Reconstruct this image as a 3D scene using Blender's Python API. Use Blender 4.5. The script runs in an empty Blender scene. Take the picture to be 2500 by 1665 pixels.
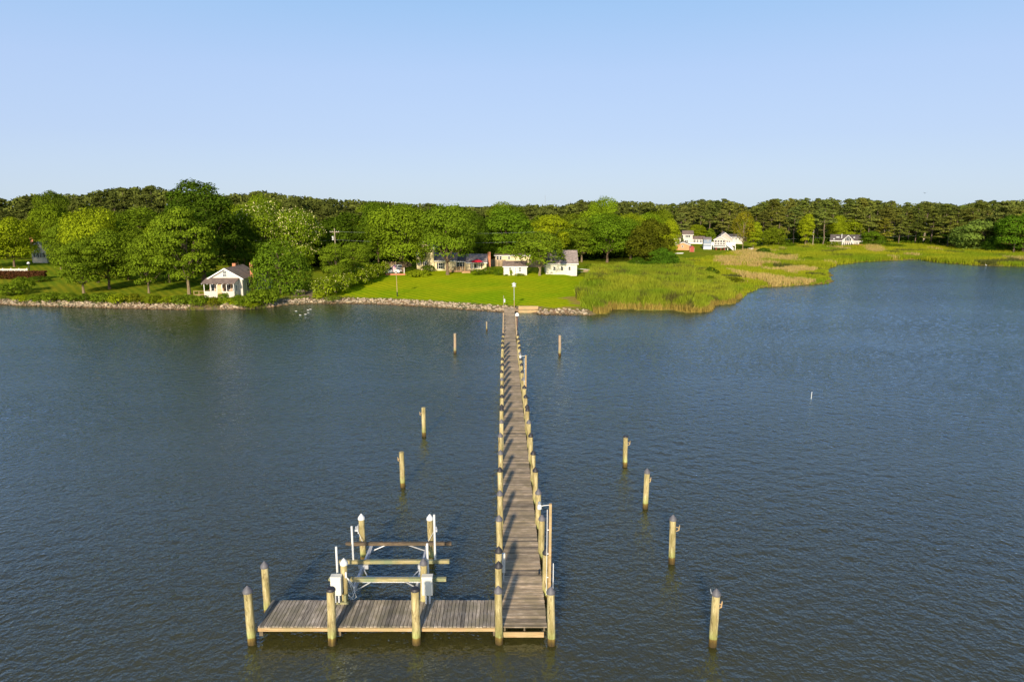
import bpy, math, random
import numpy as np
from mathutils import Vector, Matrix
R = math.radians
random.seed(7)
C = bpy.context.scene.collection
SC = bpy.context.scene

# ------------------------------------------------------------------ camera, sky, sun, exposure
CAM_H, F_PX, PITCH = 17.0, 1700.0, R(11.05)
cam = bpy.data.cameras.new('camera'); camo = bpy.data.objects.new('camera', cam); C.objects.link(camo)
cam.sensor_fit = 'HORIZONTAL'; cam.sensor_width = 36.0; cam.lens = 36.0 * F_PX / 2500.0
cam.clip_start = 0.3; cam.clip_end = 9000
camo.location = (0, 0, CAM_H); camo.rotation_euler = (math.pi / 2 - PITCH, 0, 0)
SC.camera = camo
SUN_EL, SUN_AZ = R(23.0), R(190.0)           # azimuth clockwise from +Y: behind the camera, a little left
sv = Vector((math.sin(SUN_AZ) * math.cos(SUN_EL), math.cos(SUN_AZ) * math.cos(SUN_EL), math.sin(SUN_EL)))
W = bpy.data.worlds.new('World'); SC.world = W; W.use_nodes = True
wn = W.node_tree; bg = wn.nodes['Background']
sky = wn.nodes.new('ShaderNodeTexSky'); sky.sky_type = 'NISHITA'; sky.sun_disc = False
sky.sun_elevation = SUN_EL; sky.sun_rotation = SUN_AZ
sky.air_density = 1.0; sky.dust_density = 0.6; sky.ozone_density = 3.0; sky.altitude = 0
# the Nishita sky, pulled towards the clear summer blue of the photograph with the height above the horizon
SKY_S, EXPO = 0.12, 0.5
tc = wn.nodes.new('ShaderNodeTexCoord'); sxyz = wn.nodes.new('ShaderNodeSeparateXYZ'); wn.links.new(tc.outputs['Generated'], sxyz.inputs[0])
cr = wn.nodes.new('ShaderNodeValToRGB'); wn.links.new(sxyz.outputs[2], cr.inputs[0]); cr.color_ramp.elements.remove(cr.color_ramp.elements[1])
def lin(c): return [((v / 255 + .055) / 1.055) ** 2.4 for v in c]
for i, (p, c) in enumerate(((0.0, (203, 221, 237)), (.03, (198, 217, 240)), (.09, (189, 210, 244)), (.17, (182, 207, 246)), (.25, (163, 200, 243)), (.33, (138, 184, 232)), (.5, (88, 130, 186)), (1.0, (62, 92, 138)))):
    e = cr.color_ramp.elements[0] if i == 0 else cr.color_ramp.elements.new(p); e.position = p; e.color = (*[v / 6 for v in lin(c)], 1)
gm = wn.nodes.new('ShaderNodeMix'); gm.data_type = 'RGBA'; gm.blend_type = 'MULTIPLY'; gm.inputs[0].default_value = 1.0; g6 = 6.0 / (SKY_S * 2 ** EXPO); gm.inputs[7].default_value = (g6, g6, g6, 1)
gm.clamp_factor = False; wn.links.new(cr.outputs[0], gm.inputs[6])
sm = wn.nodes.new('ShaderNodeMix'); sm.data_type = 'RGBA'; sm.inputs[0].default_value = .88
hz = wn.nodes.new('ShaderNodeTexNoise'); hz.inputs['Scale'].default_value = 1.6; hz.inputs['Detail'].default_value = 4; hm_ = wn.nodes.new('ShaderNodeMapping'); hm_.inputs['Scale'].default_value = (1, 1, 5)
wn.links.new(tc.outputs['Generated'], hm_.inputs[0]); wn.links.new(hm_.outputs[0], hz.inputs[0]); hr = wn.nodes.new('ShaderNodeValToRGB'); hr.color_ramp.elements[0].color = (.965, .975, .99, 1); hr.color_ramp.elements[1].color = (1.035, 1.02, 1.005, 1); wn.links.new(hz.outputs[0], hr.inputs[0])
hx = wn.nodes.new('ShaderNodeMix'); hx.data_type = 'RGBA'; hx.blend_type = 'MULTIPLY'; hx.inputs[0].default_value = 1.0; wn.links.new(gm.outputs[2], hx.inputs[6]); wn.links.new(hr.outputs[0], hx.inputs[7])
wn.links.new(sky.outputs[0], sm.inputs[6]); wn.links.new(hx.outputs[2], sm.inputs[7])
mr = wn.nodes.new('ShaderNodeMapRange'); mr.inputs['From Min'].default_value = -.35; mr.inputs['From Max'].default_value = .1; mr.inputs['To Min'].default_value = .25; mr.inputs['To Max'].default_value = .9
wn.links.new(sxyz.outputs[1], mr.inputs['Value']); wn.links.new(mr.outputs[0], sm.inputs[0])      # towards the sun the sky is the plain bright Nishita glow
wn.links.new(sm.outputs[2], bg.inputs[0]); bg.inputs[1].default_value = SKY_S
sl = bpy.data.lights.new('sun', 'SUN'); sl.energy = 4.3; sl.angle = R(3.0); sl.color = (1.0, 0.86, 0.66)
so = bpy.data.objects.new('sun', sl); C.objects.link(so); so.rotation_euler = (-sv).to_track_quat('-Z', 'Y').to_euler()
so.location = (0, 0, 60)
SC.view_settings.view_transform = 'Standard'; SC.view_settings.look = 'None'
SC.view_settings.exposure = EXPO; SC.view_settings.gamma = 1.0; SC.view_settings.use_curve_mapping = False
SC.cycles.max_bounces = 6; SC.cycles.transparent_max_bounces = 6
SC.cycles.sample_clamp_indirect = 4.0

# ------------------------------------------------------------------ pixel of the photograph -> place in the world
cP, sP = math.cos(PITCH), math.sin(PITCH)
def ray(px, py):
    a = (px - 1250.0) / F_PX; b = (832.5 - py) / F_PX
    return Vector((a, cP + b * sP, -sP + b * cP))
def G(px, py, z=0.0):
    d = ray(px, py); t = (z - CAM_H) / d.z
    return Vector((d.x * t, d.y * t, z))
def Zat(py, Y):
    d = ray(1250, py); return CAM_H + d.z * Y / d.y
def Xat(px, Y, z=1.5):
    return (px - 1250.0) / F_PX * (Y * cP + (CAM_H - z) * sP)
def mpp(Y, z=2.0):                              # metres in one pixel at that distance
    return (Y * cP + (CAM_H - z) * sP) / F_PX
def pxof(x, y, z):
    zc = y * cP + (CAM_H - z) * sP
    return 1250 + F_PX * x / zc, 832.5 - F_PX * ((z - CAM_H) * cP + y * sP) / zc

# ------------------------------------------------------------------ materials
def new_mat(name):
    m = bpy.data.materials.new(name); m.use_nodes = True
    nt = m.node_tree; return m, nt, nt.nodes['Principled BSDF']
def noise(nt, scale, detail=3, vec=None, rough=0.6):
    n = nt.nodes.new('ShaderNodeTexNoise'); n.inputs['Scale'].default_value = scale
    n.inputs['Detail'].default_value = detail; n.inputs['Roughness'].default_value = rough
    if vec is not None: nt.links.new(vec, n.inputs['Vector'])
    return n
def ramp(nt, fac, stops):
    r = nt.nodes.new('ShaderNodeValToRGB'); e = r.color_ramp.elements
    e[0].position = stops[0][0]; e[0].color = (*stops[0][1], 1)
    e[1].position = stops[-1][0]; e[1].color = (*stops[-1][1], 1)
    for p, c in stops[1:-1]:
        k = e.new(p); k.color = (*c, 1)
    nt.links.new(fac, r.inputs[0]); return r
def mapping(nt, scale=(1, 1, 1), rot=(0, 0, 0), src='Object'):
    tc = nt.nodes.new('ShaderNodeTexCoord'); mp = nt.nodes.new('ShaderNodeMapping')
    mp.inputs['Scale'].default_value = scale; mp.inputs['Rotation'].default_value = rot
    if src == 'World':
        g = nt.nodes.new('ShaderNodeNewGeometry'); nt.links.new(g.outputs['Position'], mp.inputs[0])
    else:
        nt.links.new(tc.outputs[src], mp.inputs[0])
    return mp.outputs[0]
def mix(nt, a, b, fac, mode='MIX'):
    m = nt.nodes.new('ShaderNodeMix'); m.data_type = 'RGBA'; m.blend_type = mode
    for s, v in ((6, a), (7, b)):
        if isinstance(v, tuple): m.inputs[s].default_value = (*v, 1)
        else: nt.links.new(v, m.inputs[s])
    if isinstance(fac, (int, float)): m.inputs[0].default_value = fac
    else: nt.links.new(fac, m.inputs[0])
    return m.outputs[2]
def bump(nt, h, strength, dist, bs):
    b = nt.nodes.new('ShaderNodeBump'); b.inputs['Strength'].default_value = strength; b.inputs['Distance'].default_value = dist
    nt.links.new(h, b.inputs['Height']); nt.links.new(b.outputs[0], bs.inputs['Normal'])
def mat_plain(name, c, rough=0.6, var=0.12, scale=3.0, metal=0.0, stretch=(1, 1, 1)):
    m, nt, bs = new_mat(name)
    n = noise(nt, scale, 4, mapping(nt, stretch))
    lo = tuple(max(0, x * (1 - var)) for x in c); hi = tuple(min(1, x * (1 + var)) for x in c)
    r = ramp(nt, n.outputs[0], [(0.3, lo), (0.7, hi)])
    nt.links.new(r.outputs[0], bs.inputs['Base Color']); bs.inputs['Roughness'].default_value = rough; bs.inputs['Metallic'].default_value = metal
    return m
def mat_siding(name, c, pitch=0.2, axis='Z', rough=0.55):
    m, nt, bs = new_mat(name)
    n = noise(nt, 1.3, 4, mapping(nt, (1, 1, 1)))
    r = ramp(nt, n.outputs[0], [(0.3, tuple(x * .88 for x in c)), (0.7, c)])
    w = nt.nodes.new('ShaderNodeTexWave'); w.bands_direction = axis; w.wave_profile = 'SAW'; w.inputs['Scale'].default_value = 0.314 / pitch / 2
    nt.links.new(mapping(nt), w.inputs[0])
    d = ramp(nt, w.outputs['Fac'], [(0.0, (.72, .72, .72)), (0.16, (1, 1, 1))])
    nt.links.new(mix(nt, r.outputs[0], d.outputs[0], 1.0, 'MULTIPLY'), bs.inputs['Base Color'])
    bump(nt, w.outputs['Fac'], 0.5, 0.02, bs); bs.inputs['Roughness'].default_value = rough
    return m
def mat_shingle(name, c, var=.3):
    m, nt, bs = new_mat(name)
    b = nt.nodes.new('ShaderNodeTexBrick'); b.inputs['Scale'].default_value = 1.0
    b.inputs['Brick Width'].default_value = .35; b.inputs['Row Height'].default_value = .16; b.inputs['Mortar Size'].default_value = .012
    b.inputs['Color1'].default_value = (*[x * (1 + var) for x in c], 1); b.inputs['Color2'].default_value = (*[x * (1 - var) for x in c], 1)
    b.inputs['Mortar'].default_value = (*[x * .5 for x in c], 1)
    nt.links.new(mapping(nt), b.inputs[0])
    n = noise(nt, .8, 5, mapping(nt)); d = ramp(nt, n.outputs[0], [(.3, (.75, .75, .75)), (.7, (1.1, 1.08, 1.05))])
    nt.links.new(mix(nt, b.outputs[0], d.outputs[0], 1.0, 'MULTIPLY'), bs.inputs['Base Color']); bs.inputs['Roughness'].default_value = .9
    return m
def mat_brick(name, c):
    m, nt, bs = new_mat(name)
    b = nt.nodes.new('ShaderNodeTexBrick'); b.inputs['Scale'].default_value = 1.0
    b.inputs['Brick Width'].default_value = .22; b.inputs['Row Height'].default_value = .075; b.inputs['Mortar Size'].default_value = .008
    b.inputs['Color1'].default_value = (*[min(1, x * 1.25) for x in c], 1); b.inputs['Color2'].default_value = (*[x * .75 for x in c], 1)
    b.inputs['Mortar'].default_value = (.4, .32, .26, 1)
    nt.links.new(mapping(nt, rot=(math.pi / 2, 0, 0)), b.inputs[0])
    nt.links.new(b.outputs[0], bs.inputs['Base Color']); bs.inputs['Roughness'].default_value = .9
    return m
def mat_glass(name, c=(.02, .03, .035)):
    m, nt, bs = new_mat(name); bs.inputs['Base Color'].default_value = (*c, 1); bs.inputs['Roughness'].default_value = .08
    bs.inputs['Specular IOR Level'].default_value = .7
    return m
def mat_leaf(name, c, trans=.35, var=.35, gloss=.0):
    """leaf colour x object colour; 'tint' varies leaf by leaf"""
    m, nt, bs = new_mat(name)
    at = nt.nodes.new('ShaderNodeAttribute'); at.attribute_name = 'tint'
    oi = nt.nodes.new('ShaderNodeObjectInfo')
    c1 = tuple(x * (1 - var) for x in c); c2 = (c[0] * (1 + var * 1.25), c[1] * (1 + var), c[2] * (1 + var * .4))
    r = ramp(nt, at.outputs['Fac'], [(0, c1), (1, c2)])
    col = mix(nt, r.outputs[0], oi.outputs['Color'], 1.0, 'MULTIPLY')
    tr = nt.nodes.new('ShaderNodeBsdfTranslucent'); df = nt.nodes.new('ShaderNodeBsdfDiffuse'); mx = nt.nodes.new('ShaderNodeMixShader')
    tcol = mix(nt, col, (1.5, 1.35, .5), 1.0, 'MULTIPLY')
    nt.links.new(col, df.inputs[0]); nt.links.new(tcol, tr.inputs[0]); mx.inputs[0].default_value = trans
    nt.links.new(df.outputs[0], mx.inputs[1]); nt.links.new(tr.outputs[0], mx.inputs[2])
    nt.nodes.remove(bs); nt.links.new(mx.outputs[0], nt.nodes['Material Output'].inputs[0])
    return m
def mat_bark(name, c):
    m, nt, bs = new_mat(name)
    n = noise(nt, 5, 5, mapping(nt, (3, 3, .5)))
    r = ramp(nt, n.outputs[0], [(.3, tuple(x * .5 for x in c)), (.7, tuple(x * 1.3 for x in c))])
    nt.links.new(r.outputs[0], bs.inputs['Base Color']); bs.inputs['Roughness'].default_value = .95
    bump(nt, n.outputs[0], .6, .05, bs); return m
def mat_wood(name, cols, stretch=(8, 8, .6), rough=.85, band=False, bumpd=.01):
    """weathered wood: long grain, blotches of lichen; 'tint' shifts each board; band: wet algae stain near the waterline"""
    m, nt, bs = new_mat(name)
    v = mapping(nt, stretch, src='World')
    n1 = noise(nt, 1.6, 6, v, .7)
    r = ramp(nt, n1.outputs[0], [(.28, cols[0]), (.5, cols[1]), (.72, cols[2])])
    n2 = noise(nt, 1.3, 5, mapping(nt, (3.2, 3.2, .7) if band else (1, 1, .8), src='World'), .65)
    r2 = ramp(nt, n2.outputs[0], [(.42, (0, 0, 0)), (.62, (1, 1, 1))])
    col = mix(nt, r.outputs[0], cols[3], r2.outputs[0])
    at = nt.nodes.new('ShaderNodeAttribute'); at.attribute_name = 'tint'
    ra = ramp(nt, at.outputs['Fac'], [(0, (.95, .95, .95)), (1, (1.0, 1.0, 1.0))] if band else [(0, (.45, .45, .46)), (.5, (.9, .88, .86)), (1, (1.35, 1.28, 1.2))])
    col = mix(nt, col, ra.outputs[0], 1.0, 'MULTIPLY')
    if band:
        n3 = noise(nt, 2.0, 6, mapping(nt, (6, 6, .9), src='World'), .75)
        r3 = ramp(nt, n3.outputs[0], [(.34, (.24, .19, .12)), (.46, (1, 1, 1))])
        col = mix(nt, col, r3.outputs[0], 1.0, 'MULTIPLY')
        g = nt.nodes.new('ShaderNodeNewGeometry'); s = nt.nodes.new('ShaderNodeSeparateXYZ'); nt.links.new(g.outputs[0], s.inputs[0])
        ad = nt.nodes.new('ShaderNodeMath'); ad.operation = 'MULTIPLY_ADD'; ad.inputs[1].default_value = .12; nt.links.new(n1.outputs[0], ad.inputs[0]); nt.links.new(s.outputs[2], ad.inputs[2])
        rb = ramp(nt, ad.outputs[0], [(.0, (.12, .09, .035)), (.2, (.22, .17, .06)), (.37, (.46, .36, .14)), (.40, (.74, .94, .62)), (.62, (.88, 1.0, .82)), (.9, (1, 1, 1))])
        col = mix(nt, col, rb.outputs[0], 1.0, 'MULTIPLY')
    nt.links.new(col, bs.inputs['Base Color']); bs.inputs['Roughness'].default_value = rough
    bump(nt, n1.outputs[0], .7, bumpd, bs); return m

M = {}
M['piling'] = mat_wood('piling_wood', [(.20, .13, .045), (.50, .41, .19), (.72, .63, .36), (.27, .22, .08)], (5, 5, .5), band=True)
M['old_piling'] = mat_wood('old_piling_wood', [(.22, .14, .08), (.42, .29, .18), (.52, .40, .26), (.33, .27, .17)], (9, 9, .7), band=True)
M['deck_across'] = mat_wood('walkway_boards', [(.14, .10, .06), (.42, .325, .215), (.76, .63, .46), (.30, .24, .145)], (1.1, 9, 9))
M['deck_along'] = mat_wood('platform_boards', [(.09, .075, .058), (.35, .30, .235), (.64, .57, .48), (.25, .22, .15)], (9, 1.1, 9))
M['fascia'] = mat_wood('pale_board', [(.30, .18, .07), (.52, .35, .17), (.62, .46, .26), (.42, .32, .15)], (.8, 8, 8))
M['beam'] = mat_wood('green_timber', [(.20, .17, .06), (.40, .345, .16), (.54, .47, .27), (.24, .28, .15)], (.9, 8, 8))
M['dark_beam'] = mat_wood('dark_timber', [(.05, .035, .02), (.14, .10, .06), (.30, .22, .13), (.10, .08, .05)], (1.5, 8, 8))
M['joist'] = mat_plain('joist_wood', (.13, .10, .06), .9, .4, 4)
M['cap_black'] = mat_plain('black_cap', (.028, .026, .03), .55, .2)
M['cap_grey'] = mat_plain('grey_cap', (.12, .115, .125), .6, .2)
M['cap_white'] = mat_plain('white_cap', (.66, .66, .63), .45, .05)
M['pvc'] = mat_plain('white_pvc', (.66, .66, .63), .35, .04)
M['box_white'] = mat_plain('motor_box_white', (.64, .62, .54), .4, .06)
M['alu'] = mat_plain('aluminium', (.62, .63, .64), .4, .15, 5, .35)
M['rusty'] = mat_plain('rusty_iron', (.16, .07, .045), .8, .4, 8)
M['white'] = mat_plain('white_paint', (.80, .78, .74), .5, .05)
M['cream_sid'] = mat_siding('cream_siding', (.80, .66, .38))
M['white_sid'] = mat_siding('white_siding', (.76, .71, .58))
M['beige_sid'] = mat_siding('beige_siding', (.56, .46, .38))
M['blue_sid'] = mat_siding('blue_grey_siding', (.23, .29, .38))
M['bright_sid'] = mat_siding('clean_white_siding', (.68, .62, .53))
M['orange_sid'] = mat_siding('orange_siding', (.74, .30, .13), .25)
M['red_wood'] = mat_siding('red_boards', (.38, .05, .03), .2, 'X')
M['roof_brown'] = mat_shingle('brown_shingles', (.24, .18, .135))
M['roof_grey'] = mat_shingle('grey_shingles', (.33, .27, .24))
M['roof_dark'] = mat_shingle('dark_shingles', (.13, .11, .105))
M['roof_tan'] = mat_shingle('tan_shingles', (.23, .17, .14))
M['brick'] = mat_brick('red_brick', (.56, .17, .06))
M['glass'] = mat_glass('window_glass')
M['shutter'] = mat_plain('black_shutter', (.03, .03, .032), .5, .1)
M['screen'] = mat_plain('porch_inside', (.50, .34, .20), .8, .15)
M['door_tan'] = mat_plain('tan_door', (.66, .42, .22), .6, .1)
M['fence_wood'] = mat_wood('fence_boards', [(.18, .12, .07), (.34, .24, .14), (.44, .33, .21), (.26, .21, .13)], (5, 5, 1))
M['deck_wood'] = mat_wood('stained_deck', [(.30, .16, .07), (.52, .33, .16), (.60, .42, .22), (.44, .28, .13)], (2, 5, 5))
M['orange_deck'] = mat_wood('orange_deck_wood', [(.34, .14, .04), (.58, .27, .09), (.66, .35, .13), (.50, .23, .08)], (2, 5, 5))
M['red_cloth'] = mat_plain('red_canvas', (.55, .012, .03), .8, .1)
M['stone'] = mat_plain('rock', (.50, .40, .29), .9, .35, 1.5)
M['bark'] = mat_bark('bark_brown', (.17, .115, .07))
M['bark_pale'] = mat_bark('bark_pale', (.24, .18, .10))
M['bark_pine'] = mat_bark('bark_pine', (.19, .14, .10))
M['leaf'] = mat_leaf('leaves', (.122, .188, .013), .24, .5)
M['needle'] = mat_leaf('pine_needles', (.100, .125, .028), .10, .5)
M['blade'] = mat_leaf('reed_blades', (.155, .235, .022), .35, .35)
M['blossom'] = mat_plain('blossom', (.66, .60, .26), .8, .1)
M['rubber'] = mat_plain('tyre_rubber', (.02, .02, .02), .8, .1)
M['car_white'] = mat_plain('white_car_paint', (.78, .79, .80), .25, .02)
M['car_dark'] = mat_plain('dark_blue_car_paint', (.03, .045, .08), .25, .05)
M['grey_metal'] = mat_plain('grey_metal', (.30, .32, .34), .5, .15, 4, .3)
M['black_metal'] = mat_plain('black_metal', (.02, .02, .022), .5, .1)
M['pole_wood'] = mat_bark('pole_wood', (.36, .30, .22))
M['feather'] = mat_plain('white_feathers', (.50, .48, .42), .8, .05)
M['bill'] = mat_plain('orange_bill', (.7, .3, .05), .6, .05)
M['lamp_glass'] = mat_plain('white_lamp_dome', (.85, .85, .80), .3, .03)

# ------------------------------------------------------------------ mesh helpers
def link(o, parent=None):
    C.objects.link(o)
    if parent is not None: o.parent = parent
    return o
def tag(o, label=None, cat=None, group=None, kind=None):
    if label: o['label'] = label
    if cat: o['category'] = cat
    if group: o['group'] = group
    if kind: o['kind'] = kind
    return o
def empty(name, loc=(0, 0, 0), rz=0.0, label=None, cat=None, group=None):
    o = bpy.data.objects.new(name, None); o.empty_display_size = .3
    o.location = loc; o.rotation_euler = (0, 0, rz); C.objects.link(o)
    return tag(o, label, cat, group)
class MB:
    def __init__(s): s.v = []; s.f = []; s.t = []; s.cur = .5
    def add(s, vs, fs):
        b = len(s.v); s.v += [tuple(p) for p in vs]; s.t += [s.cur] * len(vs)
        s.f += [tuple(i + b for i in f) for f in fs]; return s
    def box(s, x0, x1, y0, y1, z0, z1):
        return s.add([(x0, y0, z0), (x1, y0, z0), (x1, y1, z0), (x0, y1, z0), (x0, y0, z1), (x1, y0, z1), (x1, y1, z1), (x0, y1, z1)],
                     [(3, 2, 1, 0), (4, 5, 6, 7), (0, 1, 5, 4), (1, 2, 6, 5), (2, 3, 7, 6), (3, 0, 4, 7)])
    def prism(s, pts, axis, a, b):
        """pts: 2-D outline; extruded along axis from a to b"""
        n = len(pts); mk = {'x': lambda p, t: (t, p[0], p[1]), 'y': lambda p, t: (p[0], t, p[1]), 'z': lambda p, t: (p[0], p[1], t)}[axis]
        vs = [mk(p, a) for p in pts] + [mk(p, b) for p in pts]
        fs = [tuple(range(n))[::-1], tuple(range(n, 2 * n))] + [(i, (i + 1) % n, n + (i + 1) % n, n + i) for i in range(n)]
        return s.add(vs, fs)
    def tube(s, path, rad, n=8, caps=True):
        path = [Vector(p) for p in path]
        if not hasattr(rad, '__len__'): rad = [rad] * len(path)
        vs = []; fs = []
        for i, p in enumerate(path):
            d = (path[min(i + 1, len(path) - 1)] - path[max(i - 1, 0)]).normalized()
            u = d.orthogonal().normalized() if abs(d.z) < .95 else Vector((1, 0, 0)); u = (u - d * u.dot(d)).normalized(); w = d.cross(u)
            for k in range(n):
                a = 2 * math.pi * k / n; vs.append(p + (u * math.cos(a) + w * math.sin(a)) * rad[i])
        for i in range(len(path) - 1):
            for k in range(n):
                fs.append((i * n + k, i * n + (k + 1) % n, (i + 1) * n + (k + 1) % n, (i + 1) * n + k))
        if caps: fs += [tuple(range(n))[::-1], tuple(range((len(path) - 1) * n, len(path) * n))]
        return s.add(vs, fs)
    def lathe(s, prof, c=(0, 0, 0), n=12):
        vs = []; fs = []
        for r, z in prof:
            for k in range(n):
                a = 2 * math.pi * k / n; vs.append((c[0] + r * math.cos(a), c[1] + r * math.sin(a), c[2] + z))
        for i in range(len(prof) - 1):
            for k in range(n):
                fs.append((i * n + k, i * n + (k + 1) % n, (i + 1) * n + (k + 1) % n, (i + 1) * n + k))
        fs += [tuple(range(n))[::-1], tuple(range((len(prof) - 1) * n, len(prof) * n))]
        return s.add(vs, fs)
    def mesh(s, name, mat, smooth=False):
        me = bpy.data.meshes.new(name); me.from_pydata(s.v, [], s.f); me.update()
        at = me.attributes.new('tint', 'FLOAT', 'POINT'); at.data.foreach_set('value', s.t)
        me.materials.append(mat)
        if smooth:
            me.shade_smooth()
            try: me.set_sharp_from_angle(angle=R(40))
            except Exception: pass
        return me
    def build(s, name, mat, parent=None, smooth=False):
        return link(bpy.data.objects.new(name, s.mesh(name, mat, smooth)), parent)
def mesh_np(name, V, F, mat, tint=None):
    V = np.asarray(V, np.float32); F = np.asarray(F, np.int32); k = F.shape[1]
    me = bpy.data.meshes.new(name); me.vertices.add(len(V)); me.vertices.foreach_set('co', V.ravel())
    me.loops.add(F.size); me.loops.foreach_set('vertex_index', F.ravel())
    me.polygons.add(len(F)); me.polygons.foreach_set('loop_start', np.arange(0, F.size, k, dtype=np.int32))
    try: me.polygons.foreach_set('loop_total', np.full(len(F), k, np.int32))
    except Exception: pass
    me.update(calc_edges=True)
    if tint is not None:
        at = me.attributes.new('tint', 'FLOAT', 'POINT'); at.data.foreach_set('value', np.asarray(tint, np.float32))
    me.materials.append(mat); return me
def copy_tree(o, parent=None):
    c = o.copy(); C.objects.link(c); c.parent = parent
    for ch in o.children: copy_tree(ch, c)
    return c
def smoothstep(a, b, x):
    t = np.clip((x - a) / (b - a), 0, 1); return t * t * (3 - 2 * t)
_rs = np.random.RandomState(3)
_NG = _rs.rand(64, 64)
def vnoise(x, y, s):
    """cheap tiling value noise on world coordinates"""
    u = np.asarray(x) / s; v = np.asarray(y) / s; i = np.floor(u).astype(int); j = np.floor(v).astype(int)
    fu = u - i; fv = v - j; fu = fu * fu * (3 - 2 * fu); fv = fv * fv * (3 - 2 * fv)
    g = lambda a, b: _NG[a % 64, b % 64]
    return (g(i, j) * (1 - fu) + g(i + 1, j) * fu) * (1 - fv) + (g(i, j + 1) * (1 - fu) + g(i + 1, j + 1) * fu) * fv
def in_poly(x, y, poly):
    x = np.asarray(x, float); y = np.asarray(y, float); c = np.zeros(x.shape, bool)
    n = len(poly)
    for i in range(n):
        x0, y0 = poly[i]; x1, y1 = poly[(i + 1) % n]
        if y0 == y1: continue
        c ^= ((y0 > y) != (y1 > y)) & (x < (x1 - x0) * (y - y0) / (y1 - y0) + x0)
    return c
def dist_line(x, y, pts):
    x = np.asarray(x, float); y = np.asarray(y, float); best = np.full(x.shape, 1e9)
    for (ax, ay), (bx, by) in zip(pts[:-1], pts[1:]):
        dx, dy = bx - ax, by - ay; L = dx * dx + dy * dy + 1e-9
        t = np.clip(((x - ax) * dx + (y - ay) * dy) / L, 0, 1)
        best = np.minimum(best, (x - ax - t * dx) ** 2 + (y - ay - t * dy) ** 2)
    return np.sqrt(best)

# ------------------------------------------------------------------ terrain
SHORE_PX = [(0, 744), (100, 748), (250, 752), (370, 755), (450, 757), (540, 757), (610, 755), (660, 751), (690, 745), (760, 742), (850, 741), (950, 744),
            (1050, 750), (1150, 757), (1225, 762), (1262, 762), (1300, 764), (1315, 768), (1345, 768), (1430, 770), (1485, 768), (1499, 757), (1560, 759), (1628, 758),
            (1684, 766), (1740, 762), (1750, 747), (1800, 742), (1829, 714), (1861, 703), (1940, 698), (2025, 693), (2036, 686), (2014, 680), (2039, 673),
            (2014, 661), (2047, 647), (2106, 640), (2180, 636), (2240, 634), (2265, 638), (2297, 642), (2382, 648), (2500, 652)]
shore = [tuple(G(px, py, 0).xy) for px, py in SHORE_PX]
s2 = [shore[0]]
for a, b in zip(shore[:-1], shore[1:]):
    n = max(1, int(math.hypot(b[0] - a[0], b[1] - a[1]) / 1.2))
    for k in range(1, n + 1):
        t = k / n; x = a[0] + (b[0] - a[0]) * t; y = a[1] + (b[1] - a[1]) * t
        w = .75 if x > 10 else .35
        s2.append((x + w * (float(vnoise(x + 50, y, 2.7)) - .5), y + w * (float(vnoise(x, y + 90, 2.2)) - .5)))
shore = [(-900, 60), (-160, 112), (-95, 119)] + s2 + [(150, 192), (165, 180), (205, 150), (300, 90), (900, 20)]
land_poly = shore + [(4000, 20), (4000, 5000), (-4000, 5000), (-4000, 60)]
def zground(x, y):
    x = np.asarray(x, float); y = np.asarray(y, float)
    d = dist_line(x, y, shore); ins = in_poly(x, y, land_poly)
    rocky = 1 - smoothstep(11.5, 15, x)
    zl = rocky * (np.minimum(.72, .36 * d) + .026 * np.clip(d - 2.0, 0, 70) + .004 * np.clip(d - 72, 0, 400)) + \
        (1 - rocky) * (np.minimum(.4, .32 * d) + .022 * np.clip(d - 6, 0, 75) + .003 * np.clip(d - 80, 0, 400))
    zl = zl + (vnoise(x, y, 9) - .5) * .25 * np.clip(d / 6, 0, 1)
    return np.where(ins, zl, -np.minimum(1.5, .3 * d) - .02)
def zg(x, y): return float(zground(np.array([x]), np.array([y]))[0])
def gp(px, py):
    """the point of the ground seen at a pixel of the photograph"""
    d = ray(px, py); zz = np.linspace(5.0, -.1, 500); t = (zz - CAM_H) / d.z; x = d.x * t; y = d.y * t
    h = zground(x, y); k = int(np.argmax(h >= zz)); return Vector((x[k], y[k], h[k]))
def wpoly(pts, z=1.0): return [tuple(G(a, b, z).xy) for a, b in pts]
TAN = [wpoly(p, .9) for p in (
    [(1785, 622), (1835, 612), (1900, 629), (1945, 628), (1952, 640), (1870, 636), (1820, 640)],
    [(1738, 634), (1790, 632), (1860, 640), (1905, 645), (1840, 650), (1760, 648)],
    [(1770, 658), (1840, 668), (1900, 672), (1992, 682), (1985, 691), (1900, 692), (1850, 682), (1800, 673)],
    [(1900, 652), (1975, 648), (1992, 658), (1925, 666)],
    [(2108, 605), (2150, 603), (2160, 618), (2120, 618)])]
TALL = wpoly([(1425, 771), (1485, 768), (1500, 757), (1630, 757), (1690, 766), (1745, 762), (1765, 746), (1800, 742), (1815, 720), (1790, 700), (1740, 676), (1680, 658),
              (1640, 652), (1560, 660), (1500, 668), (1462, 676), (1432, 695), (1418, 735)], .5)
LOW = wpoly([(1640, 652), (1680, 658), (1740, 676), (1790, 700), (1815, 720), (1829, 714), (1861, 703), (1940, 698), (2025, 693), (2036, 686), (2014, 680), (2039, 673),
             (2014, 661), (2047, 647), (2106, 640), (2180, 636), (2240, 634), (2265, 638), (2297, 642), (2382, 648), (2520, 653), (2560, 640), (2560, 628), (2400, 608), (2300, 601), (2200, 600),
             (2150, 603), (2050, 606), (1960, 602), (1880, 606), (1850, 612), (1790, 622), (1738, 632), (1640, 642)], .9)
BARE = [wpoly([(1372, 727), (1430, 718), (1422, 742), (1385, 740)], 1.0), wpoly([(1345, 745), (1420, 744), (1420, 752), (1350, 752)], 1.0)]
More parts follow.
